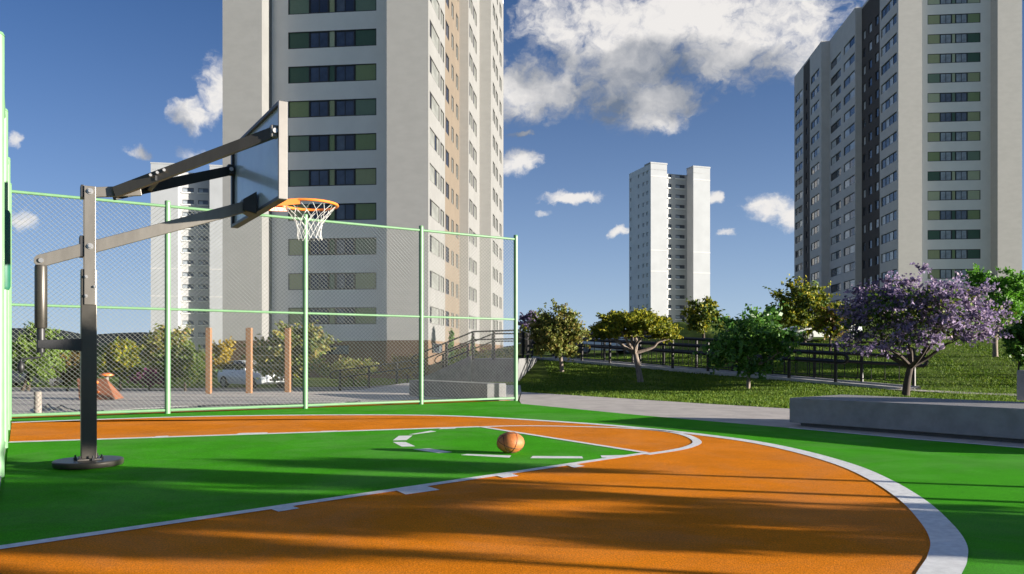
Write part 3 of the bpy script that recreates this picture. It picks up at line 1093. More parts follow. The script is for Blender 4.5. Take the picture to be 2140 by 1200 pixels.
def hbox(b, s0, s1, w0, w1, z0, z1, m=0):
    return b.obox(hp(s0, z0, w0), U3 * (s1 - s0), W3 * (w1 - w0), Z3 * (z1 - z0), m)


hoop = thing('basketball_hoop', 'steel basketball hoop on a square post with crank arm, frosted backboard and white net', 'basketball hoop', (HB.x, HB.y, 0))
base = MB().lathe((HB.x, HB.y, 0.016), [(0.325, 0), (0.335, 0.015), (0.335, 0.05), (0.325, 0.06)], 40).build('base_plate', STEEL_P, hoop, smooth=True)
for a in range(6):
    an = a * math.pi / 3 + 0.3
    c = HB + Vector((math.cos(an), math.sin(an))) * 0.125
    MB().tube([(c.x, c.y, 0.07), (c.x, c.y, 0.10)], 0.017, 6).tube([(c.x, c.y, 0.10), (c.x, c.y, 0.125)], 0.009, 8).build('anchor_bolt', STEEL_D, base)
hbox(MB(), -0.11, 0.11, -0.11, 0.11, 0.076, 0.09).build('foot_flange', STEEL, hoop, bevel=0.004)
hbox(MB(), -0.073, 0.073, -0.073, 0.073, 0.09, 2.07).build('post', STEEL_P, hoop, bevel=0.006)
for w0, ds in ((0.075, 0.0), (-0.087, 0.0)):
    pl = hbox(MB(), -0.045, 0.060, w0, w0 + 0.012, 1.70, 2.94).build('upright_plate', STEEL, hoop, bevel=0.003)
    if w0 > 0:
        for s_, z_, r_ in ((0.008, 2.885, 0.026), (0.008, 2.31, 0.026), (-0.03, 1.99, 0.014), (0.05, 1.89, 0.014), (-0.03, 1.79, 0.014)):
            MB().tube([hp(s_, z_, w0 + 0.012), hp(s_, z_, w0 + 0.020)], r_ * 1.25, 14).tube([hp(s_, z_, w0 + 0.02), hp(s_, z_, w0 + 0.04)], r_ * 0.8, 6).build('bolt', BOLT, pl)
hbox(MB(), -0.085, -0.045, -0.07, 0.07, 2.20, 2.42).build('pivot_block', STEEL_D, hoop, bevel=0.004)
hbox(MB(), -0.075, -0.045, -0.07, 0.07, 2.82, 2.95).build('pivot_block', STEEL_D, hoop, bevel=0.004)
# upper arms: short stem, then a fork to both sides of the board
SB, HBW, BZ0, BZ1 = 1.73, 1.10, 2.815, 3.85
MB().beam(hp(0.0, 2.885), hp(0.50, 2.96), 0.055, 0.105).build('upper_stem', STEEL, hoop, bevel=0.004)
for sg in (1, -1):
    A, B = hp(0.24, 2.90, 0.075 * sg), hp(1.66, 3.53, 1.0 * sg)
    arm = MB().beam(A, B, 0.05, 0.115).build('upper_arm', STEEL_P if sg > 0 else STEEL_D, hoop, bevel=0.004)
    hbox(MB(), 1.62, 1.70, sg * 1.0 - 0.05, sg * 1.0 + 0.05, 3.47, 3.60).build('arm_bracket', FRAME_B if sg > 0 else STEEL_D, arm, bevel=0.01)
    MB().tube([hp(1.655, 3.535, sg * 1.0 + 0.05), hp(1.655, 3.535, sg * 1.0 + 0.075)], 0.026, 12).build('bolt', BOLT, arm)
tie = MB().beam(hp(0.62, 3.045, -0.32), hp(0.62, 3.045, 0.35), 0.05, 0.05).build('tie_bar', STEEL_D, hoop)
for k in (0, 1, 2):
    q = hp(0.55 + 0.06 * k, 3.07 + 0.026 * k, 0.31 + 0.04 * k)
    MB().tube([q, q + W3 * 0.05], 0.016, 8).build('bolt', BOLT, tie)
# lower arm runs through the post to the crank jack
MB().beam(hp(-0.43, 2.135, 0.045), hp(1.62, 2.90, 0.045), 0.05, 0.125).build('lower_arm', STEEL, hoop, bevel=0.005)
MB().tube([hp(-0.43, 2.135, 0.02), hp(-0.43, 2.135, 0.07)], 0.0625, 24).build('arm_eye', STEEL, hoop, smooth=True)
MB().tube([hp(-0.43, 2.135, 0.07), hp(-0.43, 2.135, 0.09)], 0.024, 10).build('bolt', BOLT, hoop)
lb = MB()
lb.add([hp(1.56, 2.84, -0.06), hp(1.56, 2.84, 0.10), hp(1.56, 2.97, 0.10), hp(1.56, 2.97, -0.06),
        hp(1.695, 2.80, -0.15), hp(1.695, 2.80, 0.17), hp(1.695, 3.06, 0.17), hp(1.695, 3.06, -0.15)],
       [(0, 1, 2, 3), (7, 6, 5, 4), (0, 4, 5, 1), (1, 5, 6, 2), (2, 6, 7, 3), (3, 7, 4, 0)])
lb.build('board_bracket', STEEL_D, hoop, bevel=0.006)
# jack
jk = MB().tube([hp(-0.43, 2.09, 0.045), hp(-0.43, 2.07, 0.045), hp(-0.43, 1.46, 0.045), hp(-0.43, 1.445, 0.045)], [0.05, 0.057, 0.057, 0.05], 24).build('jack_cylinder', STEEL_P, hoop, smooth=True)
MB().tube([hp(-0.43, 1.445, 0.045), hp(-0.43, 1.20, 0.045)], 0.037, 20).build('jack_rod', STEEL_D, jk, smooth=True)
b = MB()
b.add([hp(-0.46, 1.245, 0.0), hp(-0.07, 1.215, 0.0), hp(-0.07, 1.345, 0.0), hp(-0.46, 1.325, 0.0),
       hp(-0.46, 1.245, 0.09), hp(-0.07, 1.215, 0.09), hp(-0.07, 1.345, 0.09), hp(-0.46, 1.325, 0.09)],
      [(3, 2, 1, 0), (4, 5, 6, 7), (0, 1, 5, 4), (1, 2, 6, 5), (2, 3, 7, 6), (3, 0, 4, 7)])
b.build('jack_bracket', STEEL_D, hoop, bevel=0.004)
ck = MB().tube([hp(-0.425, 1.20, 0.045), hp(-0.425, 1.16, 0.045), hp(-0.44, 1.15, 0.05), hp(-0.59, 1.135, 0.06), hp(-0.602, 1.125, 0.06), hp(-0.602, 1.03, 0.06)], 0.010, 10).build('crank', STEEL_D, hoop, smooth=True)
MB().tube([hp(-0.602, 1.115 - 0.012 * k, 0.06) for k in range(11)], [0.010, 0.016, 0.022, 0.027, 0.030, 0.032, 0.032, 0.030, 0.026, 0.020, 0.010], 16).build('crank_grip', GRIP, ck, smooth=True)
# backboard
bb = MB()
hbox(bb, SB - 0.012, SB + 0.030, -HBW + 0.02, HBW - 0.02, BZ0 + 0.02, BZ1 - 0.02)
board = bb.build('backboard', ACRYL, hoop)
fr = MB()
hbox(fr, SB - 0.045, SB + 0.045, -HBW, HBW, BZ0, BZ0 + 0.035)
hbox(fr, SB - 0.045, SB + 0.045, -HBW, HBW, BZ1 - 0.035, BZ1)
hbox(fr, SB - 0.0451, SB + 0.0451, -HBW, -HBW + 0.07, BZ0 + 0.035, BZ1 - 0.035)
fr.build('board_frame', STEEL_D, board)
hbox(MB(), SB - 0.046, SB + 0.046, HBW - 0.035, HBW + 0.003, BZ0 + 0.004, BZ1 - 0.004).build('board_edge', FRAME_B, board, bevel=0.003)
# target square on the court side
sq = MB()
hbox(sq, SB + 0.0305, SB + 0.033, -0.36, 0.36, 3.52, 3.57)
hbox(sq, SB + 0.0305, SB + 0.033, -0.36, -0.31, 3.12, 3.52)
hbox(sq, SB + 0.0305, SB + 0.033, 0.31, 0.36, 3.12, 3.52)
sq.build('target_square', STEEL_D, board)
# rim and net
RS, RZ, RR = 2.362, 3.00, 0.335
rimpts = [hp(RS + RR * math.cos(a), RZ, RR * math.sin(a)) for a in np.linspace(0, 2 * math.pi, 48, endpoint=False)]
rim = MB().tube(rimpts, 0.016, 8, closed=True).build('rim', RIM_O, hoop, smooth=True)
rb = MB()
hbox(rb, SB + 0.045, SB + 0.060, -0.16, 0.16, 2.88, 3.06)
hbox(rb, SB + 0.060, RS - RR + 0.03, -0.14, 0.14, RZ + 0.004, RZ + 0.022)
rb.beam(hp(SB + 0.06, 2.93, 0.13), hp(RS - 0.20, RZ - 0.02, 0.27), 0.012, 0.07)
rb.beam(hp(SB + 0.06, 2.93, -0.13), hp(RS - 0.20, RZ - 0.02, -0.27), 0.012, 0.07)
rb.build('rim_bracket', RIM_O, hoop)
nb = MB()
NS = 14
prof = [(0.325, 0.0), (0.255, -0.09), (0.195, -0.17), (0.155, -0.235), (0.140, -0.30), (0.140, -0.36), (0.155, -0.42)]
for k in range(NS):
    for sg in (1, -1):
        pts = []
        for i, (r_, z_) in enumerate(prof):
            a = 2 * math.pi * (k + sg * 0.5 * i) / NS
            pts.append(hp(RS + r_ * math.cos(a), RZ + z_, r_ * math.sin(a)))
        nb.tube(pts, 0.0032, 4, cap=False)
nb.build('net', NET_W, hoop)

# ------------------------------------------------------------------ ball
bp = G(1067, 948)
RBX, RBZ = 0.166, 0.128
ball = thing('basketball', 'orange basketball with dark seams lying on the green key near the free-throw line', 'basketball', (bp.x, bp.y, 0.004))
b = MB()
prof = [(max(0.002, math.sin(math.pi * i / 28)), -math.cos(math.pi * i / 28)) for i in range(29)]
b.lathe((0, 0, 0), [(r_, z_) for r_, z_ in prof], 48)
b.v = [(v[0] * RBX + bp.x, v[1] * RBX + bp.y, v[2] * RBZ + RBZ + 0.003) for v in b.v]
b.build('shell', BALL_M, ball, smooth=True)
rot = Matrix.Rotation(R(24), 3, 'Y') @ Matrix.Rotation(R(18), 3, 'X') @ Matrix.Rotation(R(25), 3, 'Z')


def seam(fn, closed=True, n=64):
    pts = []
    for i in range(n):
        v = rot @ Vector(fn(2 * math.pi * i / n)).normalized()
        pts.append((bp.x + v.x * RBX * 1.0, bp.y + v.y * RBX * 1.0, 0.003 + RBZ + v.z * RBZ * 1.0))
    MB().tube(pts, 0.0034, 6, closed=True).build('seam', SEAM_M, ball, smooth=True)


seam(lambda a: (math.cos(a), math.sin(a), 0))
seam(lambda a: (0, math.cos(a), math.sin(a)))
seam(lambda a: (math.cos(a), math.sin(a), 0.72 * math.cos(2 * a) * 0.9))
seam(lambda a: (math.cos(a), 0.0, math.sin(a)))

# ------------------------------------------------------------------ bench blocks
bd = Vector((0.626, -0.780)).normalized()
bn = Vector((-bd.y, bd.x))
BC = Vector((4.65, 13.04))
bench = thing('concrete_bench', 'long low grey concrete bench at the right edge of the court', 'bench', (BC.x, BC.y, 0))
MB().obox((BC.x, BC.y, 0.05), (bd * 5.6).to_3d(), (bn * 1.72).to_3d(), (0, 0, 0.41)).build('slab', CONC, bench, bevel=0.012)
o = BC + bd * 0.14 + bn * 0.12
MB().obox((o.x, o.y, -0.02), (bd * 5.3).to_3d(), (bn * 1.5).to_3d(), (0, 0, 0.07)).build('plinth', mat('shadow gap concrete', (0.12, 0.12, 0.12), 0.9), bench)
o = Vector((7.98, 12.27)) - bn * 0.05
MB().obox((o.x, o.y, 0.463), (bd * 1.4).to_3d(), (bn * 0.55).to_3d(), (0, 0, 0.475)).build('back_block', CONC, bench, bevel=0.012)
BK = Vector((-0.64, 20.05))
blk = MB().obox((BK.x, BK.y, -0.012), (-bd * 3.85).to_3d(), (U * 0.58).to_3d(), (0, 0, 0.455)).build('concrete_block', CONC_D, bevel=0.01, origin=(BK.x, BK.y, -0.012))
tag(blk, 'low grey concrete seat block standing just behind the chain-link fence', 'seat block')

# ------------------------------------------------------------------ ramp, landing, stairs, railings
b = MB()
N = 30
vs_, fs_ = [], []
rowsn = ((0.0, 0.0), (0.0, 0.10), (0.16, 0.10), (0.16, 0.04), (1.55, 0.04), (1.55, 0.10), (1.70, 0.10), (1.70, -0.1))
for i in range(N + 1):
    s = RLEN * i / N
    q = RA + RDIR * s
    for (w_, dz) in rowsn:
        g = q + RNOR * w_
        z = RTOP * i / N - 0.02
        vs_.append((g.x, g.y, z + dz - (0.25 if (w_, dz) == (0.0, 0.0) else 0)))
for i in range(N):
    for k in range(len(rowsn) - 1):
        n_ = len(rowsn)
        fs_.append((i * n_ + k, (i + 1) * n_ + k, (i + 1) * n_ + k + 1, i * n_ + k + 1))
b.add(vs_, fs_)
b.build('ramp_path', KERB, kind='structure')
strip_mb([(13.3, 26.9), (14.2, 24.6), (16.2, 21.5), (20, 17.5)], 1.2, 0.03, drape=True).build('side_path', PAVE, kind='structure')

land = thing('staircase', 'concrete stair and dark landing wall behind the fence corner post', 'staircase', (-1.6, 33.0, 0))
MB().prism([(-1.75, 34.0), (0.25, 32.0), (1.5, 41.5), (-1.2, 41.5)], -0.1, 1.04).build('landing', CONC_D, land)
NSTEP = 7
sdir = Vector((-0.94, 0.34)).normalized()
snor = Vector((0.34, 0.94)).normalized()
for k in range(NSTEP):
    o = Vector((-1.75, 34.02)) + sdir * 0.32 * k
    z = 1.04 - (k + 1) * 0.13
    MB().obox((o.x, o.y, -0.7), (sdir * 0.32).to_3d(), (snor * 2.8).to_3d(), (0, 0, z + 0.7)).build('step', KERB, land)
wa, wb = Vector((-1.75, 34.0)), Vector((-1.75, 34.0)) + sdir * 2.5
th = (snor * -0.14).to_3d()
b = MB()
q_ = [Vector((wa.x, wa.y, -0.3)), Vector((wb.x, wb.y, -0.3)), Vector((wb.x, wb.y, 0.12)), Vector((wa.x, wa.y, 1.16))]
b.add(q_ + [v + th for v in q_], [(3, 2, 1, 0), (4, 5, 6, 7), (1, 5, 4, 0), (2, 6, 5, 1), (3, 7, 6, 2), (0, 4, 7, 3)])
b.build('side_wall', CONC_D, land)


def railing(label, pts, h, spacing, rails, balusters=True, loops=(False, False), post_r=0.065, bal_r=0.017, bal_gap=0.45, group='dark railings of ramp and stair', bottom=0.18):
    """pts: 3D foot line"""
    root = thing('handrail', label, 'railing', pts[0], group)
    for i in range(len(pts) - 1):
        A, B = Vector(pts[i]), Vector(pts[i + 1])
        L = (B - A).to_2d().length
        n = max(1, round(L / spacing))
        dz = Vector((0, 0, 1))
        for k in range(n + (1 if i == len(pts) - 2 else 0)):
            q = A + (B - A) * (k / n)
            MB().tube([q - dz * 0.08, q + dz * h], post_r, 8).build('post', RAIL, root, smooth=True)
        for rz_, rad in rails:
            MB().tube([A + dz * rz_, B + dz * rz_], rad, 8).build('rail', RAIL, root, smooth=True)
        if balusters:
            MB().tube([A + dz * bottom, B + dz * bottom], 0.018, 6).build('rail', RAIL, root, smooth=True)
            m_ = int(L / bal_gap)
            bm_ = MB().tube([(0, 0, bottom), (0, 0, h - 0.05)], bal_r, 5).mesh('baluster', mats=[RAIL])
            for k in range(1, m_):
                q = A + (B - A) * (k / m_)
                inst(bm_, 'baluster', root, q)
        if loops[i if i < len(loops) else 0]:
            # returned handrail loop at the foot of the run
            d = (A - B).normalized()
            hs = [r_ for r_, _ in rails][-2:]
            mid = (hs[0] + hs[1]) / 2
            rad = abs(hs[0] - hs[1]) / 2
            pts_ = [A + dz * (mid + rad * math.cos(t)) + d * (0.25 + rad * 1.3 * math.sin(t)) for t in np.linspace(0, math.pi, 9)]
            pts_ = [A + dz * (mid + rad)] + pts_ + [A + dz * (mid - rad)]
            MB().tube(pts_, rails[-1][1], 8).build('rail_loop', RAIL, root, smooth=True)
    return root


def rpt(s, w):
    q = RA + RDIR * s + RNOR * w
    return Vector((q.x, q.y, RTOP * s / RLEN + 0.02))


RR_ = [(1.37, 0.055), (1.08, 0.062), (0.78, 0.062)]
railing('dark bronze ramp railing nearer the court, on top of the shaded grass bank', [rpt(2.3, 0.08), rpt(RLEN, 0.08)], 1.37, 1.85, RR_, loops=(True,), bal_gap=0.5)
railing('dark bronze ramp railing on the hill side of the ramp', [rpt(0.2, 1.62), rpt(RLEN, 1.62)], 1.37, 1.95, RR_, loops=(True,), bal_gap=0.5)
railing('dark landing railing beyond the fence corner post', [(0.2, 32.2, 1.04), (1.05, 41.0, 1.04)], 1.2, 2.6, [(1.2, 0.035), (0.9, 0.03)], bal_gap=0.6)
railing('dark handrail sloping up the near side of the stair', [(-4.1, 34.8, 0.12), (-1.7, 33.98, 1.06), (0.15, 32.15, 1.06)], 1.15, 1.2, [(1.15, 0.035), (0.8, 0.03)], balusters=False, loops=(True, False))
railing('dark handrail sloping up the far side of the stair', [(-3.3, 37.4, 0.1), (-0.9, 36.6, 1.04), (0.5, 36.2, 1.04)], 1.15, 1.2, [(1.15, 0.035), (0.8, 0.03)], balusters=False, loops=(True, False))
railing('dark low handrail along the pale walk behind the fence, left of the stair', [(-8.3, 37.5, -0.5), (-4.4, 39.0, 0.05)], 0.95, 1.6, [(0.95, 0.035), (0.6, 0.03)], balusters=False, loops=(True,))
strip_mb([(-9.5, 36.4), (-6.5, 37.4), (-3.0, 39.0)], 1.3, 0.05, drape=True).build('walk', PAVE, kind='structure')
strip_mb([(-9.0, 33.6), (-6.5, 33.5), (-4.0, 34.0)], 0.9, 0.05, drape=True).build('walk', PAVE, kind='structure')
# lower road on the left, upper road behind the ramp
strip_mb([(-60, 45), (-34, 42.5), (-20, 40), (-8, 42), (-4, 46)], 5.0, 0.03, drape=True).build('road', ASPH, kind='structure')
strip_mb([(-1, 66), (6, 62), (14, 60), (24, 62), (40, 70), (60, 84)], 4.0, 0.04, drape=True).build('road', ASPH, kind='structure')

# ------------------------------------------------------------------ play things behind the fence
for (xa, xb, y0, y1, lab) in ((431, 441.5, 685, 822, 'leftmost of three terracotta play posts behind the fence'), (515, 526.5, 685, 821, 'middle of three terracotta play posts, in front of the silver car'),
                              (596, 607, 686, 819, 'rightmost of three terracotta play posts, beside the olive tree')):
    g = G((xa + xb) / 2, y1)
    top = P(xa, y0, g.y).z
    w_ = (xb - xa) / F * g.y
    pb = MB().box(g.x - w_ / 2, g.x + w_ / 2, g.y - w_ / 2, g.y + w_ / 2, -0.02, top).build('play_post', TIMBER, bevel=0.012, origin=(g.x, g.y, 0))
    tag(pb, lab, 'post', 'terracotta posts of the play frame')
ga, gb = G(521, 821), G(601, 819)
cables = thing('climbing_cables', 'thin pale cables strung between the middle and right terracotta posts', 'cables', (ga.x, ga.y, 0))
for y in (725, 743, 763):
    z = P(560, y, (ga.y + gb.y) / 2).z
    MB().tube([(ga.x, ga.y, z), (gb.x, gb.y, z)], 0.0032, 5).build('cable', WIRE, cables)
# climbing wedge
wq = [G(165, 835), G(240, 835)]
Yw = wq[0].y
zt = P(190, 791, Yw + 0.6).z
xl, xr = P(161, 800, Yw + 0.6).x, P(222, 800, Yw + 0.6).x
wedge = thing('climbing_wedge', 'terracotta climbing ramp panel behind the hoop post', 'play ramp', (wq[0].x, Yw, 0))
b = MB()
vsw = [(wq[0].x, Yw, 0), (wq[1].x, Yw, 0), (xr, Yw + 0.6, zt), (xl, Yw + 0.6, zt)]
b.add(vsw + [(wq[0].x + 0.12, Yw + 0.75, 0), (wq[1].x - 0.12, Yw + 0.75, 0)], [(0, 1, 2, 3), (3, 2, 5, 4), (0, 3, 4), (1, 5, 2), (0, 4, 5, 1)])
b.build('panel', WEDGE, wedge)
for k in range(5):
    f = 0.2 + 0.15 * k
    c = Vector(vsw[0]).lerp(Vector(vsw[3]), f).lerp(Vector(vsw[1]).lerp(Vector(vsw[2]), f), 0.25 + 0.5 * ((k * 37) % 10) / 10)
    MB().lathe((c.x, c.y - 0.03, c.z - 0.03), [(0.02, 0), (0.05, 0.02), (0.05, 0.05), (0.02, 0.07)], 8).build('hold', RIM_O, wedge)
# orange stool top behind the wedge
g = Vector((P(224, 800, 26.5).x, 26.5, 0))
st = thing('play_stool', 'small flat orange disc on a short post behind the climbing ramp', 'play stool', (g.x, g.y, -0.1))
zt = P(224, 783, 26.5).z
MB().tube([(g.x, g.y, -0.2), (g.x, g.y, zt - 0.05)], 0.06, 8).build('stem', GREYW, st)
MB().lathe((g.x, g.y, zt - 0.06), [(0.18, 0), (0.24, 0.03), (0.24, 0.07), (0.10, 0.12)], 18).build('top', RIM_O, st, smooth=True)
# bollard and rope
g = G(79, 866)
bol = MB().tube([(g.x, g.y, -0.02), (g.x, g.y, 0.44), (g.x, g.y, 0.455)], [0.07, 0.07, 0.055], 14).build('bollard', GREYW, smooth=True, origin=(g.x, g.y, 0))
tag(bol, 'short weathered grey bollard behind the fence at lower left', 'bollard')
rope_px = [(88, 862), (100, 846), (112, 858), (128, 850), (150, 858), (200, 861), (300, 856), (420, 850), (560, 847), (640, 846), (720, 843), (752, 840)]
rp = smooth_line([G(x, y).xy.to_3d() for x, y in rope_px], 5)
ro = MB().tube([(p.x, p.y, 0.012 + 0.012 * abs(math.sin(i * 0.9))) for i, p in enumerate(rp)], 0.016, 5).build('rope', STEEL_D)
tag(ro, 'dark rope lying on the paving along the foot of the fence', 'rope')


# ------------------------------------------------------------------ cars
def make_car(label, loc, heading, paint, scale=1.0, group='parked cars'):
    root = thing('parked_car', label, 'car', loc, group)
    root.rotation_euler = (0, 0, heading)

    def part(b, name, mats, par=root, smooth=True):
        me = b.mesh(name, mats=mats if isinstance(mats, list) else [mats], smooth=smooth)
        o = bpy.data.objects.new(name, me)
        COL.objects.link(o)
        o.parent = par
        if smooth:
            o.modifiers.new('edges', 'EDGE_SPLIT').split_angle = R(38)
        return o

    def loft(st):
        b = MB()
        vs, fs = [], []
        for (x, hw, z0, z1, inset) in st:
            sec = [(-hw * 0.94, z0), (-hw, z0 + (z1 - z0) * 0.3), (-hw, z0 + (z1 - z0) * 0.72), (-hw * inset, z1), (hw * inset, z1), (hw, z0 + (z1 - z0) * 0.72), (hw, z0 + (z1 - z0) * 0.3), (hw * 0.94, z0)]
            vs += [(x, y_, z_) for y_, z_ in sec]
        n = 8
        for i in range(len(st) - 1):
            for k in range(n):
                fs.append((i * n + k, i * n + (k + 1) % n, (i + 1) * n + (k + 1) % n, (i + 1) * n + k))
        fs.append(tuple(range(n)))
        fs.append(tuple((len(st) - 1) * n + k for k in range(n - 1, -1, -1)))
        return b.add(vs, fs)

    s = scale
    body = part(loft([(-2.12 * s, 0.72 * s, 0.42 * s, 0.80 * s, 0.9), (-2.02 * s, 0.84 * s, 0.30 * s, 0.92 * s, 0.9), (-1.3 * s, 0.89 * s, 0.24 * s, 0.96 * s, 0.9), (0.0, 0.90 * s, 0.22 * s, 0.95 * s, 0.9),
                      (0.9 * s, 0.90 * s, 0.22 * s, 0.93 * s, 0.9), (1.65 * s, 0.87 * s, 0.24 * s, 0.82 * s, 0.88), (2.0 * s, 0.80 * s, 0.28 * s, 0.72 * s, 0.86), (2.12 * s, 0.66 * s, 0.36 * s, 0.62 * s, 0.86)]), 'body', paint)
    gl = part(loft([(-1.88 * s, 0.66 * s, 0.90 * s, 0.97 * s, 0.9), (-1.35 * s, 0.74 * s, 0.92 * s, 1.38 * s, 0.82), (-0.5 * s, 0.76 * s, 0.92 * s, 1.45 * s, 0.82), (0.25 * s, 0.76 * s, 0.92 * s, 1.40 * s, 0.82), (1.12 * s, 0.72 * s, 0.90 * s, 0.95 * s, 0.9)]), 'window', CGLASS)
    part(loft([(-1.42 * s, 0.60 * s, 1.385 * s, 1.40 * s, 0.9), (-0.9 * s, 0.635 * s, 1.43 * s, 1.46 * s, 0.9), (-0.4 * s, 0.64 * s, 1.445 * s, 1.475 * s, 0.9), (0.30 * s, 0.62 * s, 1.39 * s, 1.42 * s, 0.9)]), 'roof', paint)
    for sy in (1, -1):
        for x_ in (-0.55, 0.12):
            b = MB().beam((x_ * s, sy * 0.765 * s, 0.93 * s), ((x_ - 0.02) * s, sy * 0.655 * s, 1.42 * s), 0.03 * s, 0.07 * s, up=(1, 0, 0))
            part(b, 'pillar', paint, smooth=False)
        b = MB().beam((0.25 * s, sy * 0.65 * s, 1.40 * s), (1.1 * s, sy * 0.70 * s, 0.95 * s), 0.05 * s, 0.06 * s)
        part(b, 'pillar', paint, smooth=False)
        b = MB().box(0.72 * s, 0.92 * s, sy * 0.88 * s - 0.02, sy * 0.88 * s + sy * 0.16 * s, 0.95 * s, 1.07 * s)
        part(b, 'mirror', paint, smooth=False)
        for x_ in (-1.32, 1.30):
            b = MB().tube([(x_ * s, sy * 0.72 * s, 0.31 * s), (x_ * s, sy * 0.74 * s, 0.31 * s), (x_ * s, sy * 0.92 * s, 0.31 * s)], [0.29 * s, 0.315 * s, 0.315 * s], 18)
            wh = part(b, 'wheel', TYRE)
            b = MB().tube([(x_ * s, sy * 0.90 * s, 0.31 * s), (x_ * s, sy * 0.925 * s, 0.31 * s)], 0.20 * s, 14)
            for q in range(5):
                a = q * 2 * math.pi / 5
                b.beam((x_ * s, sy * 0.93 * s, 0.31 * s), ((x_ + 0.19 * math.cos(a)) * s, sy * 0.93 * s, (0.31 + 0.19 * math.sin(a)) * s), 0.02, 0.045 * s, up=(0, 1, 0))
            part(b, 'rim', ALLOY, wh, smooth=False)
        b = MB().obox((1.86 * s, sy * 0.50 * s, 0.60 * s), (0.20 * s, -sy * 0.02 * s, -0.02), (-0.14 * s, sy * 0.30 * s, 0), (0, 0, 0.11 * s))
        part(b, 'headlight', LAMPG, smooth=False)
        b = MB().obox((-2.09 * s, sy * 0.52 * s, 0.70 * s), (0.14 * s, 0, 0), (0.06 * s, sy * 0.27 * s, 0), (0, 0, 0.14 * s))
        part(b, 'tail_light', REDL, smooth=False)
        for x_ in (0.55, -0.5):
            b = MB().box((x_ - 0.1) * s, (x_ + 0.06) * s, sy * 0.905 * s - 0.012, sy * 0.905 * s + 0.012, 0.80 * s, 0.825 * s)
            part(b, 'door_handle', CGLASS, smooth=False)
    b = MB().box(2.06 * s, 2.125 * s, -0.42 * s, 0.42 * s, 0.40 * s, 0.54 * s)
    part(b, 'grille', TYRE, smooth=False)
    return root


c = P(528, 790, 43.2)
make_car('silver hatchback parked behind the terracotta posts', (c.x, c.y, terrain(c.x, c.y) + 0.03), math.atan2(-0.62, 0.78), CAR_S, 1.04)
c = P(72, 790, 46)
make_car('dark car parked under the bright green trees at far left', (c.x, c.y, terrain(c.x, c.y) + 0.02), 0.2, CAR_D)
c = ground_px(1716, 714)
make_car('pale grey car at the top of the grass slope behind the railing', (c.x, c.y, c.z + 0.02), math.pi + 0.15, CAR_S)
c = ground_px(1262, 741)
make_car('white car on the road behind the flat-topped yellow tree', (c.x, c.y, c.z + 0.02), 0.1, CAR_W)


# ------------------------------------------------------------------ trees


def leaf_mesh(name, cen, size, mats, r, aspect=0.55, droop=0.0, flat=0.0):
    """one diamond leaf per centre, folded along its rib"""
    n = len(cen)
    cen = np.asarray(cen)
    ax = r.normal(size=(n, 3))
    ax[:, 2] = ax[:, 2] * (1 - flat) - droop
    ax /= np.linalg.norm(ax, axis=1)[:, None]
    rf = r.normal(size=(n, 3))
    rf[:, 2] += flat * 2
    sd = np.cross(ax, rf)
    sd /= np.linalg.norm(sd, axis=1)[:, None] + 1e-9
    nr = np.cross(ax, sd)
    s = size * r.uniform(0.6, 1.35, size=(n, 1))
    V_ = np.empty((n, 4, 3))
    V_[:, 0] = cen - ax * s * 0.5
    V_[:, 1] = cen + sd * s * aspect * 0.5 + nr * s * 0.10
    V_[:, 2] = cen + ax * s * 0.5
    V_[:, 3] = cen - sd * s * aspect * 0.5 + nr * s * 0.10
    me = bpy.data.meshes.new(name)
    me.vertices.add(n * 4)
    me.vertices.foreach_set('co', V_.reshape(-1))
    me.loops.add(n * 4)
    me.loops.foreach_set('vertex_index', np.arange(n * 4))
    me.polygons.add(n)
    me.polygons.foreach_set('loop_start', np.arange(n) * 4)
    me.polygons.foreach_set('loop_total', np.full(n, 4))
    for m in mats:
        me.materials.append(m)
    me.update(calc_edges=True)
    return me


def clumps_in(kind, n, r):
    """clump centres in the unit ball, gathered in uneven lobes"""
    nl = {'round': 11, 'umbrella': 16, 'fan': 15}.get(kind, 1)
    nl = {'umbrella': 24, 'fan': 24}.get(kind, nl)
    lobes = []
    for i in range(nl):
        v = r.normal(size=3)
        v /= np.linalg.norm(v)
        k = r.uniform(0.50, 0.72)
        if kind == 'round':
            zz = 1 - 2 * (i + 0.5) / nl
            aa = 2.4 * i + r.uniform(-.4, .4)
            v = np.array([math.cos(aa) * math.sqrt(1 - zz * zz), math.sin(aa) * math.sqrt(1 - zz * zz), zz])
        if kind == 'umbrella':
            a = 2.4 * i
            q = 0.78 * math.sqrt((i + 0.5) / nl)
            v, k = np.array([math.cos(a) * q, math.sin(a) * q, -0.38 + 0.98 * (1 - q * q) + r.uniform(-.12, .12)]), 1.0
        if kind == 'fan':
            a = 2.4 * i
            q = 0.80 * math.sqrt((i + 0.5) / nl)
            v, k = np.array([math.cos(a) * q, math.sin(a) * q, 0.75 * (1 - q * q) + r.uniform(-.62, .05)]), 1.0
        lobes.append((v * k, r.uniform(0.30, 0.46) if kind != 'umbrella' else r.uniform(0.26, 0.34)))
    out = []
    while len(out) < n:
        v = r.normal(size=3)
        v /= np.linalg.norm(v)
        if kind == 'cone':
            z = r.uniform(-1, 1)
            k = (1 - (z + 1) / 2) * 0.95 + 0.05
            a = r.uniform(0, 2 * math.pi)
            q = math.sqrt(r.uniform(0.2, 1)) * k
            p = np.array([math.cos(a) * q, math.sin(a) * q, z])
        elif r.uniform() < 0.16 and kind == 'round':
            p = v * r.uniform(0.1, 1.0)
        else:
            c, rad = lobes[r.integers(0, nl)]
            p = c + v * rad * r.uniform(0, 1) ** 0.4
            if kind == 'umbrella':
                p[2] = c[2] + (p[2] - c[2]) * 0.9
            if kind == 'fan' and r.uniform() < 0.05:
                p = p * np.array([1.12, 1.12, 1.0]) - np.array([0, 0, 0.25])
        out.append(p)
    return np.array(out)


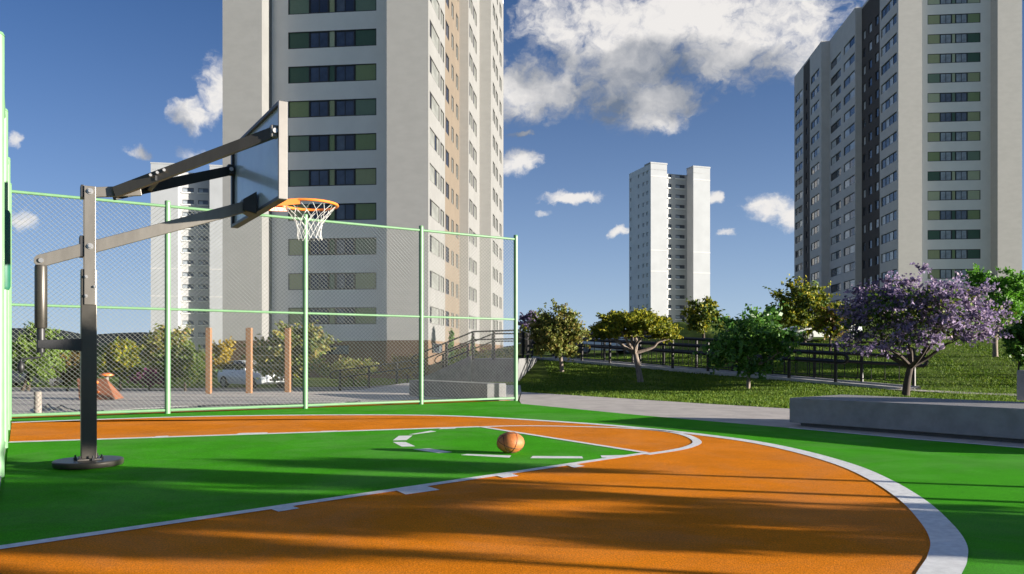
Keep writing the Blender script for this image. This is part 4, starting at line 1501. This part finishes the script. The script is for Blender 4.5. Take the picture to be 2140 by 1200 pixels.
def tree(name, label, foot, box, leaf, kind='round', n_cl=60, per=70, cr=0.20, size=0.13, bark=BARK, tr=0.09, cat='tree', group=None, seed=1, forks=None, aspect=0.55,
         ydepth=None, limbs=16, fork_z=None, trunks=1, second=None, flat=0.0, droop=0.0):
    """foot: world point; box: photo pixels of the crown (x0, y0, x1, y1) at the foot's depth"""
    r = np.random.default_rng(seed)
    foot = Vector(foot)
    Y = foot.y
    A, B = P(box[0], box[1], Y), P(box[2], box[3], Y)
    c = (A + B) / 2
    rx, rz = abs(B.x - A.x) / 2, abs(A.z - B.z) / 2
    ry = (ydepth or 0.85) * rx
    root = thing(name, label, cat, foot, group)
    C_ = clumps_in(kind, n_cl, r)
    lump = 1.0
    sc = np.array([rx, ry, rz]) * (1 - cr * 0.6)
    cw = C_ * lump * sc + np.array([c.x, c.y, c.z])
    # leaves
    ntw = 5
    per_t = max(1, per // ntw)
    outw = C_ / (np.linalg.norm(C_, axis=1)[:, None] + 1e-6)
    tw = outw[:, None, :] * 0.55 + r.normal(size=(n_cl, ntw, 3)) * 0.70 + np.array([0, 0, 0.10 - 0.5 * droop])
    uu = r.uniform(0.05, 1.0, size=(n_cl, ntw, per_t, 1))
    off = tw[:, :, None, :] * uu + r.normal(size=(n_cl, ntw, per_t, 3)) * 0.14
    offs = off.reshape(n_cl, ntw * per_t, 3) * np.array([rx, ry, rz]) * cr * 0.95
    cen = (cw[:, None, :] + offs).reshape(-1, 3)
    gz = terrain(c.x, c.y) + 0.12
    cen = cen[cen[:, 2] > gz]
    cen = cen - np.array(foot)
    me = leaf_mesh('crown', cen, size, [leaf], r, aspect, droop, flat)
    o = bpy.data.objects.new('crown', me)
    COL.objects.link(o)
    o.parent = root
    if second:
        m2, frac, sz2 = second
        k = r.integers(0, len(cw), int(n_cl * frac))
        cen2 = (cw[k][:, None, :] + r.normal(size=(len(k), per // 2, 3)) * 0.5 * np.array([rx, ry, rz]) * cr * 1.1).reshape(-1, 3) - np.array(foot)
        o2 = bpy.data.objects.new('blossom' if 'blossom' in m2.name else 'young_leaves', leaf_mesh('leaves', cen2, sz2, [m2], r, 0.7, 0, 0))
        COL.objects.link(o2)
        o2.parent = root
    # trunk and limbs
    fz = fork_z if fork_z is not None else (c.z - rz * 0.55)
    fork = Vector((c.x * 0.5 + foot.x * 0.5 if kind != 'umbrella' else c.x, foot.y, max(fz, foot.z + 0.25)))
    b = MB()
    for t in range(trunks):
        f0 = foot + Vector((0.3 * (t - (trunks - 1) / 2), 0.1 * t, -0.1))
        mid = f0.lerp(fork, 0.5) + Vector((r.uniform(-0.06, 0.06) * (fork.z - foot.z), 0, 0))
        pts = smooth_line([f0, mid, fork], 4)
        n = len(pts)
        b.tube(pts, [tr * (1.35 if i == 0 else 1.0 - 0.35 * i / n) for i in range(n)], 9)
    nm = 7 if limbs > 10 else 4
    mains = [int(r.integers(0, n_cl))]
    while len(mains) < nm:
        dist = np.min([np.linalg.norm((cw - cw[m_]) / np.array([rx, ry, rz]), axis=1) for m_ in mains], axis=0)
        mains.append(int(np.argmax(dist * r.uniform(0.8, 1.0, size=n_cl))))
    nodes = []
    for k in mains:
        e = fork.lerp(Vector(cw[k]), 0.80)
        m1 = fork.lerp(e, 0.40) + Vector((r.uniform(-.08, .08) * rx, r.uniform(-.08, .08) * ry, r.uniform(-0.10, 0.06) * rz))
        m2_ = fork.lerp(e, 0.72) + Vector((r.uniform(-.08, .08) * rx, r.uniform(-.08, .08) * ry, r.uniform(-0.02, 0.12) * rz))
        pts = smooth_line([fork - Vector((0, 0, 0.06)), m1, m2_, e], 4)
        n = len(pts)
        rad_ = [tr * 0.58 * (1 - 0.80 * i / (n - 1)) for i in range(n)]
        b.tube(pts, rad_, 7)
        nodes += [(pts[i], rad_[i]) for i in range(3, n)]
    order = np.argsort(r.uniform(size=n_cl))[:limbs * 2]
    for k in order:
        e = Vector(cw[k])
        q0, q1_ = min(nodes, key=lambda nd: (nd[0] - e).length)
        mid = q0.lerp(e, 0.5) + Vector((r.normal() * .05 * rx, r.normal() * .05 * ry, abs(r.normal()) * .05 * rz))
        ra = min(q1_ * 0.7, tr * 0.26)
        b.tube([q0, mid, e], [ra, ra * 0.65, ra * 0.2], 5)
    b.build('trunk', bark, root, smooth=True)
    return root


L_OLIVE = leafmat('olive leaves', [(0.100, 0.136, 0.025), (0.181, 0.217, 0.040), (0.271, 0.254, 0.064), (0.307, 0.200, 0.054)])
L_YELG = leafmat('yellow green leaves', [(0.054, 0.100, 0.011), (0.217, 0.236, 0.018), (0.435, 0.362, 0.021)])
L_DARK = leafmat('dark glossy leaves', [(0.034, 0.101, 0.018), (0.086, 0.211, 0.031), (0.172, 0.312, 0.055)], 0.3, 0.4)
L_JAC = leafmat('jacaranda blossom', [(0.12, 0.09, 0.17), (0.25, 0.20, 0.34), (0.37, 0.29, 0.45), (0.46, 0.35, 0.42)], 0.35, 0.8)
L_BRI = leafmat('bright green leaves', [(0.058, 0.174, 0.014), (0.109, 0.290, 0.020), (0.160, 0.377, 0.029)])
L_MID = leafmat('mid green leaves', [(0.040, 0.090, 0.018), (0.090, 0.154, 0.025), (0.200, 0.217, 0.029)])
L_LIME = leafmat('lime willow leaves', [(0.102, 0.174, 0.026), (0.174, 0.275, 0.043), (0.246, 0.334, 0.072)])
L_GOLD = leafmat('golden leaves', [(0.203, 0.145, 0.012), (0.406, 0.290, 0.017), (0.522, 0.377, 0.029)])
L_RUST = leafmat('rusty leaves', [(0.102, 0.072, 0.022), (0.203, 0.123, 0.032), (0.246, 0.174, 0.043)])
L_PINK = leafmat('magenta blossom', [(0.145, 0.043, 0.102), (0.261, 0.072, 0.160)], 0.3, 0.8)

GB = 'trees on the bank right of the fence'
tree('bank_tree', 'round olive-green tree on the shaded bank, just right of the fence corner post', ground_px(1175, 778), (1098, 632, 1232, 760), L_OLIVE, n_cl=210, per=80, cr=0.2, size=0.13, seed=2, tr=0.10, group=GB, droop=0.2, bark=BARK_P)
tree('umbrella_tree', 'flat-topped yellow-green tree with a bare leaning trunk on the bank', ground_px(1340, 800), (1226, 640, 1428, 750), leafmat('sunny yellow leaves', [(0.07, 0.11, 0.010), (0.24, 0.26, 0.018), (0.46, 0.38, 0.022)]), 'umbrella', n_cl=400, per=80, cr=0.13, size=0.115, seed=5, tr=0.13, group=GB, limbs=22, fork_z=P(1318, 735, 30).z, bark=BARK_P)
tree('broadleaf_tree', 'dark green large-leaved tree in front of the ramp railing', ground_px(1563, 813), (1452, 636, 1684, 800), L_DARK, n_cl=120, per=40, cr=0.22, size=0.18, aspect=0.65, seed=9, tr=0.075, group=GB, bark=BARK_P)
tree('jacaranda_tree', 'purple blossoming jacaranda tree behind the concrete bench', ground_px(1892, 829), (1734, 550, 2094, 802), L_JAC, 'fan', n_cl=230, per=85, cr=0.15, size=0.088, seed=12, tr=0.12, limbs=44,
     fork_z=P(1898, 765, 21).z, second=(L_MID, 0.35, 0.12), ydepth=0.8, aspect=0.8)
tree('green_tree', 'bright green tree behind the purple tree at the right edge', Vector((P(2080, 730, 36).x, 36, terrain(P(2080, 730, 36).x, 36))), (2010, 545, 2190, 690), L_BRI, n_cl=120, per=80, cr=0.2, size=0.16, seed=15, tr=0.12, limbs=20, bark=BARK_P)
tree('slope_tree', 'loose yellow-olive tree below the grey tower, left of the purple tree', Vector((P(1682, 720, 44).x, 44, terrain(P(1682, 720, 44).x, 44))), (1598, 572, 1762, 705), L_YELG, n_cl=110, per=55, cr=0.19, size=0.19, seed=18, tr=0.11, limbs=22, second=(L_MID, 0.6, 0.19))
tree('slope_tree', 'small olive tree peeping out behind the white tower foot, left of the dark green tree', Vector((P(1470, 730, 50).x, 50, terrain(P(1470, 730, 50).x, 50))), (1418, 620, 1524, 705), L_YELG, n_cl=70, per=55, cr=0.22, size=0.2, seed=21, tr=0.1, second=(L_MID, 0.7, 0.2))
tree('shrub_tree', 'ochre and green bushy tree between the dark tree and the purple tree', Vector((P(1735, 720, 40).x, 40, terrain(P(1735, 720, 40).x, 40))), (1690, 628, 1790, 712), L_YELG, n_cl=60, per=60, cr=0.25, size=0.17, seed=23, tr=0.07, second=(L_RUST, 0.5, 0.17))
tree('dark_bush', 'dark green bush at the right edge behind the bench back block', Vector((P(2128, 760, 30).x, 30, terrain(P(2128, 760, 30).x, 30))), (2088, 655, 2180, 772), L_DARK, n_cl=70, per=70, cr=0.25, size=0.17, seed=25, tr=0.07, cat='bush')
tree('purple_tree', 'small purple tree peeking past the fence corner post', Vector((P(1104, 740, 60).x, 60, terrain(P(1104, 740, 60).x, 60))), (1076, 652, 1136, 695), L_JAC, n_cl=50, per=60, cr=0.25, size=0.2, seed=27, tr=0.1)
tree('yellow_shrub', 'yellow-green shrub by the landing railing beyond the corner post', Vector((P(1100, 745, 47).x, 47, terrain(P(1100, 745, 47).x, 47))), (1078, 680, 1136, 748), L_YELG, n_cl=50, per=60, cr=0.28, size=0.17, seed=29, tr=0.07, cat='shrub')
GL_ = 'trees seen through the fence'


def back(x, Y):
    p = P(x, 743, Y)
    return Vector((p.x, Y, terrain(p.x, Y)))


tree('willow_tree', 'lime green drooping tree behind the fence at far left', back(46, 33), (18, 672, 140, 800), L_LIME, n_cl=110, per=80, cr=0.22, size=0.17, aspect=0.3, seed=31, tr=0.09, group=GL_, droop=0.9, trunks=2, bark=BARK)
tree('small_tree', 'rust and yellow shrub-like tree just left of the hoop post', back(140, 36), (96, 728, 205, 806), L_RUST, n_cl=70, per=70, cr=0.25, size=0.15, seed=33, tr=0.06, group=GL_, second=(L_LIME, 0.6, 0.15))
tree('small_tree', 'yellow-green round tree just right of the hoop post', back(252, 37), (204, 706, 300, 800), L_YELG, n_cl=80, per=70, cr=0.24, size=0.16, seed=35, tr=0.07, group=GL_)
tree('small_tree', 'tall brownish olive tree left of the fence post, in front of the far white tower', back(345, 47), (282, 676, 420, 790), L_OLIVE, n_cl=110, per=70, cr=0.2, size=0.2, seed=37, tr=0.12, group=GL_)
tree('green_shrub', 'dark green dense shrub left of the terracotta posts', back(388, 37), (322, 716, 448, 808), L_MID, n_cl=90, per=80, cr=0.24, size=0.15, seed=39, tr=0.07, cat='shrub', group=GL_)
tree('golden_shrub', 'golden yellow shrub above the silver car', back(468, 45), (438, 712, 494, 785), L_GOLD, n_cl=60, per=70, cr=0.27, size=0.17, seed=41, tr=0.06, cat='shrub', group=GL_)
tree('olive_tree', 'wide olive tree with leaning pale trunks right of the terracotta posts', back(600, 33), (520, 672, 705, 800), L_OLIVE, n_cl=120, per=65, cr=0.2, size=0.17, seed=43, tr=0.10, group=GL_, limbs=26, trunks=2, bark=BARK_P, second=(L_MID, 0.4, 0.16))
tree('green_shrub', 'yellowish hedge-like shrub behind the silver car', back(560, 48), (490, 722, 640, 800), L_YELG, n_cl=80, per=70, cr=0.24, size=0.17, seed=45, tr=0.07, cat='shrub', group=GL_)
tree('magenta_shrub', 'low magenta shrub between the hoop post and the dark shrub', back(312, 40), (270, 768, 352, 812), L_PINK, n_cl=45, per=60, cr=0.3, size=0.14, seed=47, tr=0.05, cat='shrub', group=GL_)
tree('rusty_shrub', 'rust coloured low shrub along the foot of the near tower', back(850, 50), (800, 738, 905, 790), L_RUST, n_cl=70, per=60, cr=0.26, size=0.15, seed=49, tr=0.05, cat='shrub', group=GL_)
tree('olive_shrub', 'olive low shrub beside the rusty one under the near tower', back(740, 46), (668, 745, 800, 800), L_OLIVE, n_cl=80, per=60, cr=0.26, size=0.15, seed=51, tr=0.05, cat='shrub', group=GL_)
for i, (x, y0, w_, lab) in enumerate(((944, 694, 12, 'tall dark little conifer against the beige flank of the near tower'), (988, 706, 8, 'shorter dark conifer right of the tall one by the near tower'))):
    tree('conifer', lab, back(x, 52), (x - w_, y0, x + w_, 762), L_DARK, 'cone', n_cl=50, per=50, cr=0.25, size=0.16, seed=60 + i, tr=0.05, cat='conifer', group='conifers at the foot of the near tower', limbs=4)
for i, (x, y0, w_, lab) in enumerate(((965, 726, 40, 'dark shrub filling the stair foot'), (1010, 728, 28, 'mid green shrub beside the stair handrail'), (1062, 722, 34, 'shrub on top of the landing behind the corner post'))):
    tree('stair_shrub', lab, back(x, 43), (x - w_, y0, x + w_, 775), [L_MID, L_OLIVE, L_MID][i], n_cl=50, per=60, cr=0.3, size=0.15, seed=70 + i, tr=0.05, cat='shrub', group='shrubs by the stair')
# trees closing the view between the towers
for i, (x, Y, y0, w_, lf_, lab) in enumerate((
        (1180, 88, 690, 60, L_MID, 'distant tree low on the horizon behind the round olive tree'),
        (1250, 95, 700, 55, L_DARK, 'distant dark tree behind the flat-topped tree, left part'),
        (1360, 92, 694, 70, L_MID, 'distant tree between flat-topped tree and white tower'),
        (1420, 84, 690, 60, L_OLIVE, 'distant olive tree at the white tower foot'),
        (1550, 86, 672, 75, L_MID, 'distant tree rising behind the dark green tree'),
        (1640, 82, 678, 70, L_DARK, 'distant dark tree left of the grey tower foot'),
        (1800, 78, 650, 85, L_MID, 'distant tree behind the crown of the purple tree, left part'),
        (1920, 76, 652, 80, L_MID, 'distant tree behind the crown of the purple tree, right part'),
        (2040, 70, 640, 80, L_DARK, 'distant dark tree under the bright green tree'),
        (120, 90, 712, 70, L_MID, 'distant tree beyond the lime tree at far left'),
        (240, 95, 716, 70, L_DARK, 'distant tree beyond the yellow-green round tree'),
        (60, 80, 708, 60, L_OLIVE, 'distant olive tree at the left frame edge'))):
    p = P(x, 743, Y)
    f_ = Vector((p.x, Y, terrain(p.x, Y)))
    tree('distant_tree', lab, f_, (x - w_, y0, x + w_, 752), lf_, n_cl=70, per=55, cr=0.24, size=0.30, seed=80 + i, tr=0.12, group='trees far behind')
# trees standing right of the frame; their low-sun shadows fall across the court
for i, (x, y, cz, rx, ry, rz, n_) in enumerate(((9.3, 0.6, 1.9, 0.9, 1.0, 0.85, 60), (9.6, 2.1, 2.05, 1.0, 0.85, 0.60, 85), (9.2, 3.2, 1.75, 0.8, 0.8, 0.9, 80), (9.6, 4.4, 1.8, 0.8, 0.6, 0.8, 44),
                                                (9.0, 5.0, 2.85, 0.7, 0.40, 0.85, 44), (9.0, 3.8, 0.85, 0.5, 1.0, 0.42, 40), (9.4, 5.75, 1.55, 0.6, 0.42, 0.30, 34))):
    f_ = Vector((x, y, -0.03))
    r_ = np.random.default_rng(200 + i)
    root = thing('court_tree', ['bushy young tree in the planting strip beside the court, nearest the viewer', 'young tree in the planting strip beside the court, second from the viewer', 'young tree in the planting strip beside the court, third from the viewer',
                                'young tree in the planting strip beside the court, next to the slim tall one', 'slim tall young tree in the planting strip near the bench end', 'knee-high loose shrub in the planting strip beside the court', 'small flat young tree in the planting strip right beside the bench'][i],
                 'tree', f_, 'trees along the right side of the court')
    n_ = int(n_ * 1.5)
    C_ = clumps_in('round', n_, r_)
    cw = C_ * np.array([rx, ry, rz]) + np.array([0, 0, cz])
    cen = (cw[:, None, :] + r_.normal(size=(n_, 95, 3)) * np.array([0.22, 0.038, 0.032])).reshape(-1, 3)
    o = bpy.data.objects.new('crown', leaf_mesh('crown', cen, 0.07, [L_MID], r_))
    COL.objects.link(o)
    o.parent = root
    fk = Vector((x, y, cz - rz * 0.8))
    b = MB().tube([(x, y, -0.1), (x + 0.05, y, 0.5), fk], [0.07, 0.05, 0.04], 8)
    for q in range(n_):
        e = Vector(cw[q]) + f_
        b.tube([fk, fk.lerp(e, 0.5) + Vector((0, 0, 0.1)), e], [0.025, 0.016, 0.008], 5)
    b.build('trunk', BARK, root, smooth=True)

for i, (x, y, lab) in enumerate(((19.4, 23.4, 'dense green tree added out of view to shade the bank, nearest the court'), (20.6, 25.4, 'dense green tree added out of view to shade the bank, second in its row'),
                              (21.9, 27.5, 'dense green tree added out of view to shade the bank, third in its row'), (23.3, 29.8, 'dense green tree added out of view to shade the bank, fourth in its row'),
                              (24.8, 32.4, 'dense green tree added out of view to shade the bank, farthest in its row'))):
    f_ = Vector((x, y, terrain(x, y)))  # unseen row of trees, added so their shadow darkens the bank
    pz = lambda z: HY - (z - CH) * F / y
    px_ = lambda v: CX + v * F / y
    tree('bank_shade_tree', lab, f_, (px_(x - 1.7), pz(3.35), px_(x + 1.7), pz(1.75)), L_MID, n_cl=170, per=60, cr=0.25, size=0.26, seed=120 + i, tr=0.10, group='trees added out of view to shade the bank', ydepth=0.95)

# ------------------------------------------------------------------ grass
r_ = np.random.default_rng(5)
pts = []
edge = [Vector((16.5, 8)), Vector((11.3, 9.7)), Vector((9.8, 13.2)), Vector((6.35, 17.0)), Vector((4.6, 19.2)), Vector((2.2, 22.5)), Vector((0.31, 25.1))]


def edge_y(x):
    for i in range(len(edge) - 1):
        a, c = edge[i], edge[i + 1]
        if c.x <= x <= a.x:
            return a.y + (c.y - a.y) * (a.x - x) / (a.x - c.x)
    return None


while len(pts) < 120000:
    Y = 12 + 33 * r_.uniform() ** 1.3
    x = r_.uniform(0.35, 0.70 * Y)
    ey = edge_y(x)
    if ey is None and x < 16.5:
        continue
    if ey is not None and Y < ey + 0.02:
        continue
    pr = Vector((x, Y)) - RA
    t_, d_ = pr.dot(RDIR), pr.dot(RNOR)
    if -0.05 < d_ < 1.75 and -0.2 < t_ < RLEN + 0.3:
        continue
    if x < 1.6 and Y > 32.8 and Y < 41.6:
        continue
    pts.append((x, Y, terrain(x, Y)))
pts = np.array(pts)
n = len(pts)
ang = r_.uniform(0, 2 * math.pi, n)
hh = r_.uniform(0.025, 0.075, n)
wd = r_.uniform(0.012, 0.028, n)
ln = r_.normal(size=(n, 2)) * 0.035
V_ = np.empty((n, 3, 3))
V_[:, 0] = pts + np.stack([np.cos(ang) * wd, np.sin(ang) * wd, np.full(n, -0.01)], 1)
V_[:, 1] = pts - np.stack([np.cos(ang) * wd, np.sin(ang) * wd, np.full(n, 0.01)], 1)
V_[:, 2] = pts + np.stack([ln[:, 0], ln[:, 1], hh], 1)
me = bpy.data.meshes.new('grass')
me.vertices.add(n * 3)
me.vertices.foreach_set('co', V_.reshape(-1))
me.loops.add(n * 3)
me.loops.foreach_set('vertex_index', np.arange(n * 3))
me.polygons.add(n)
me.polygons.foreach_set('loop_start', np.arange(n) * 3)
me.polygons.foreach_set('loop_total', np.full(n, 3))
me.materials.append(leafmat('grass blades', [(0.055, 0.12, 0.008), (0.11, 0.19, 0.012), (0.18, 0.235, 0.020)], 0.3, 0.7))
me.update(calc_edges=True)
go = bpy.data.objects.new('grass', me)
COL.objects.link(go)
tag(go, 'short green lawn on the bank and slope right of the court', 'grass')
go['kind'] = 'stuff'
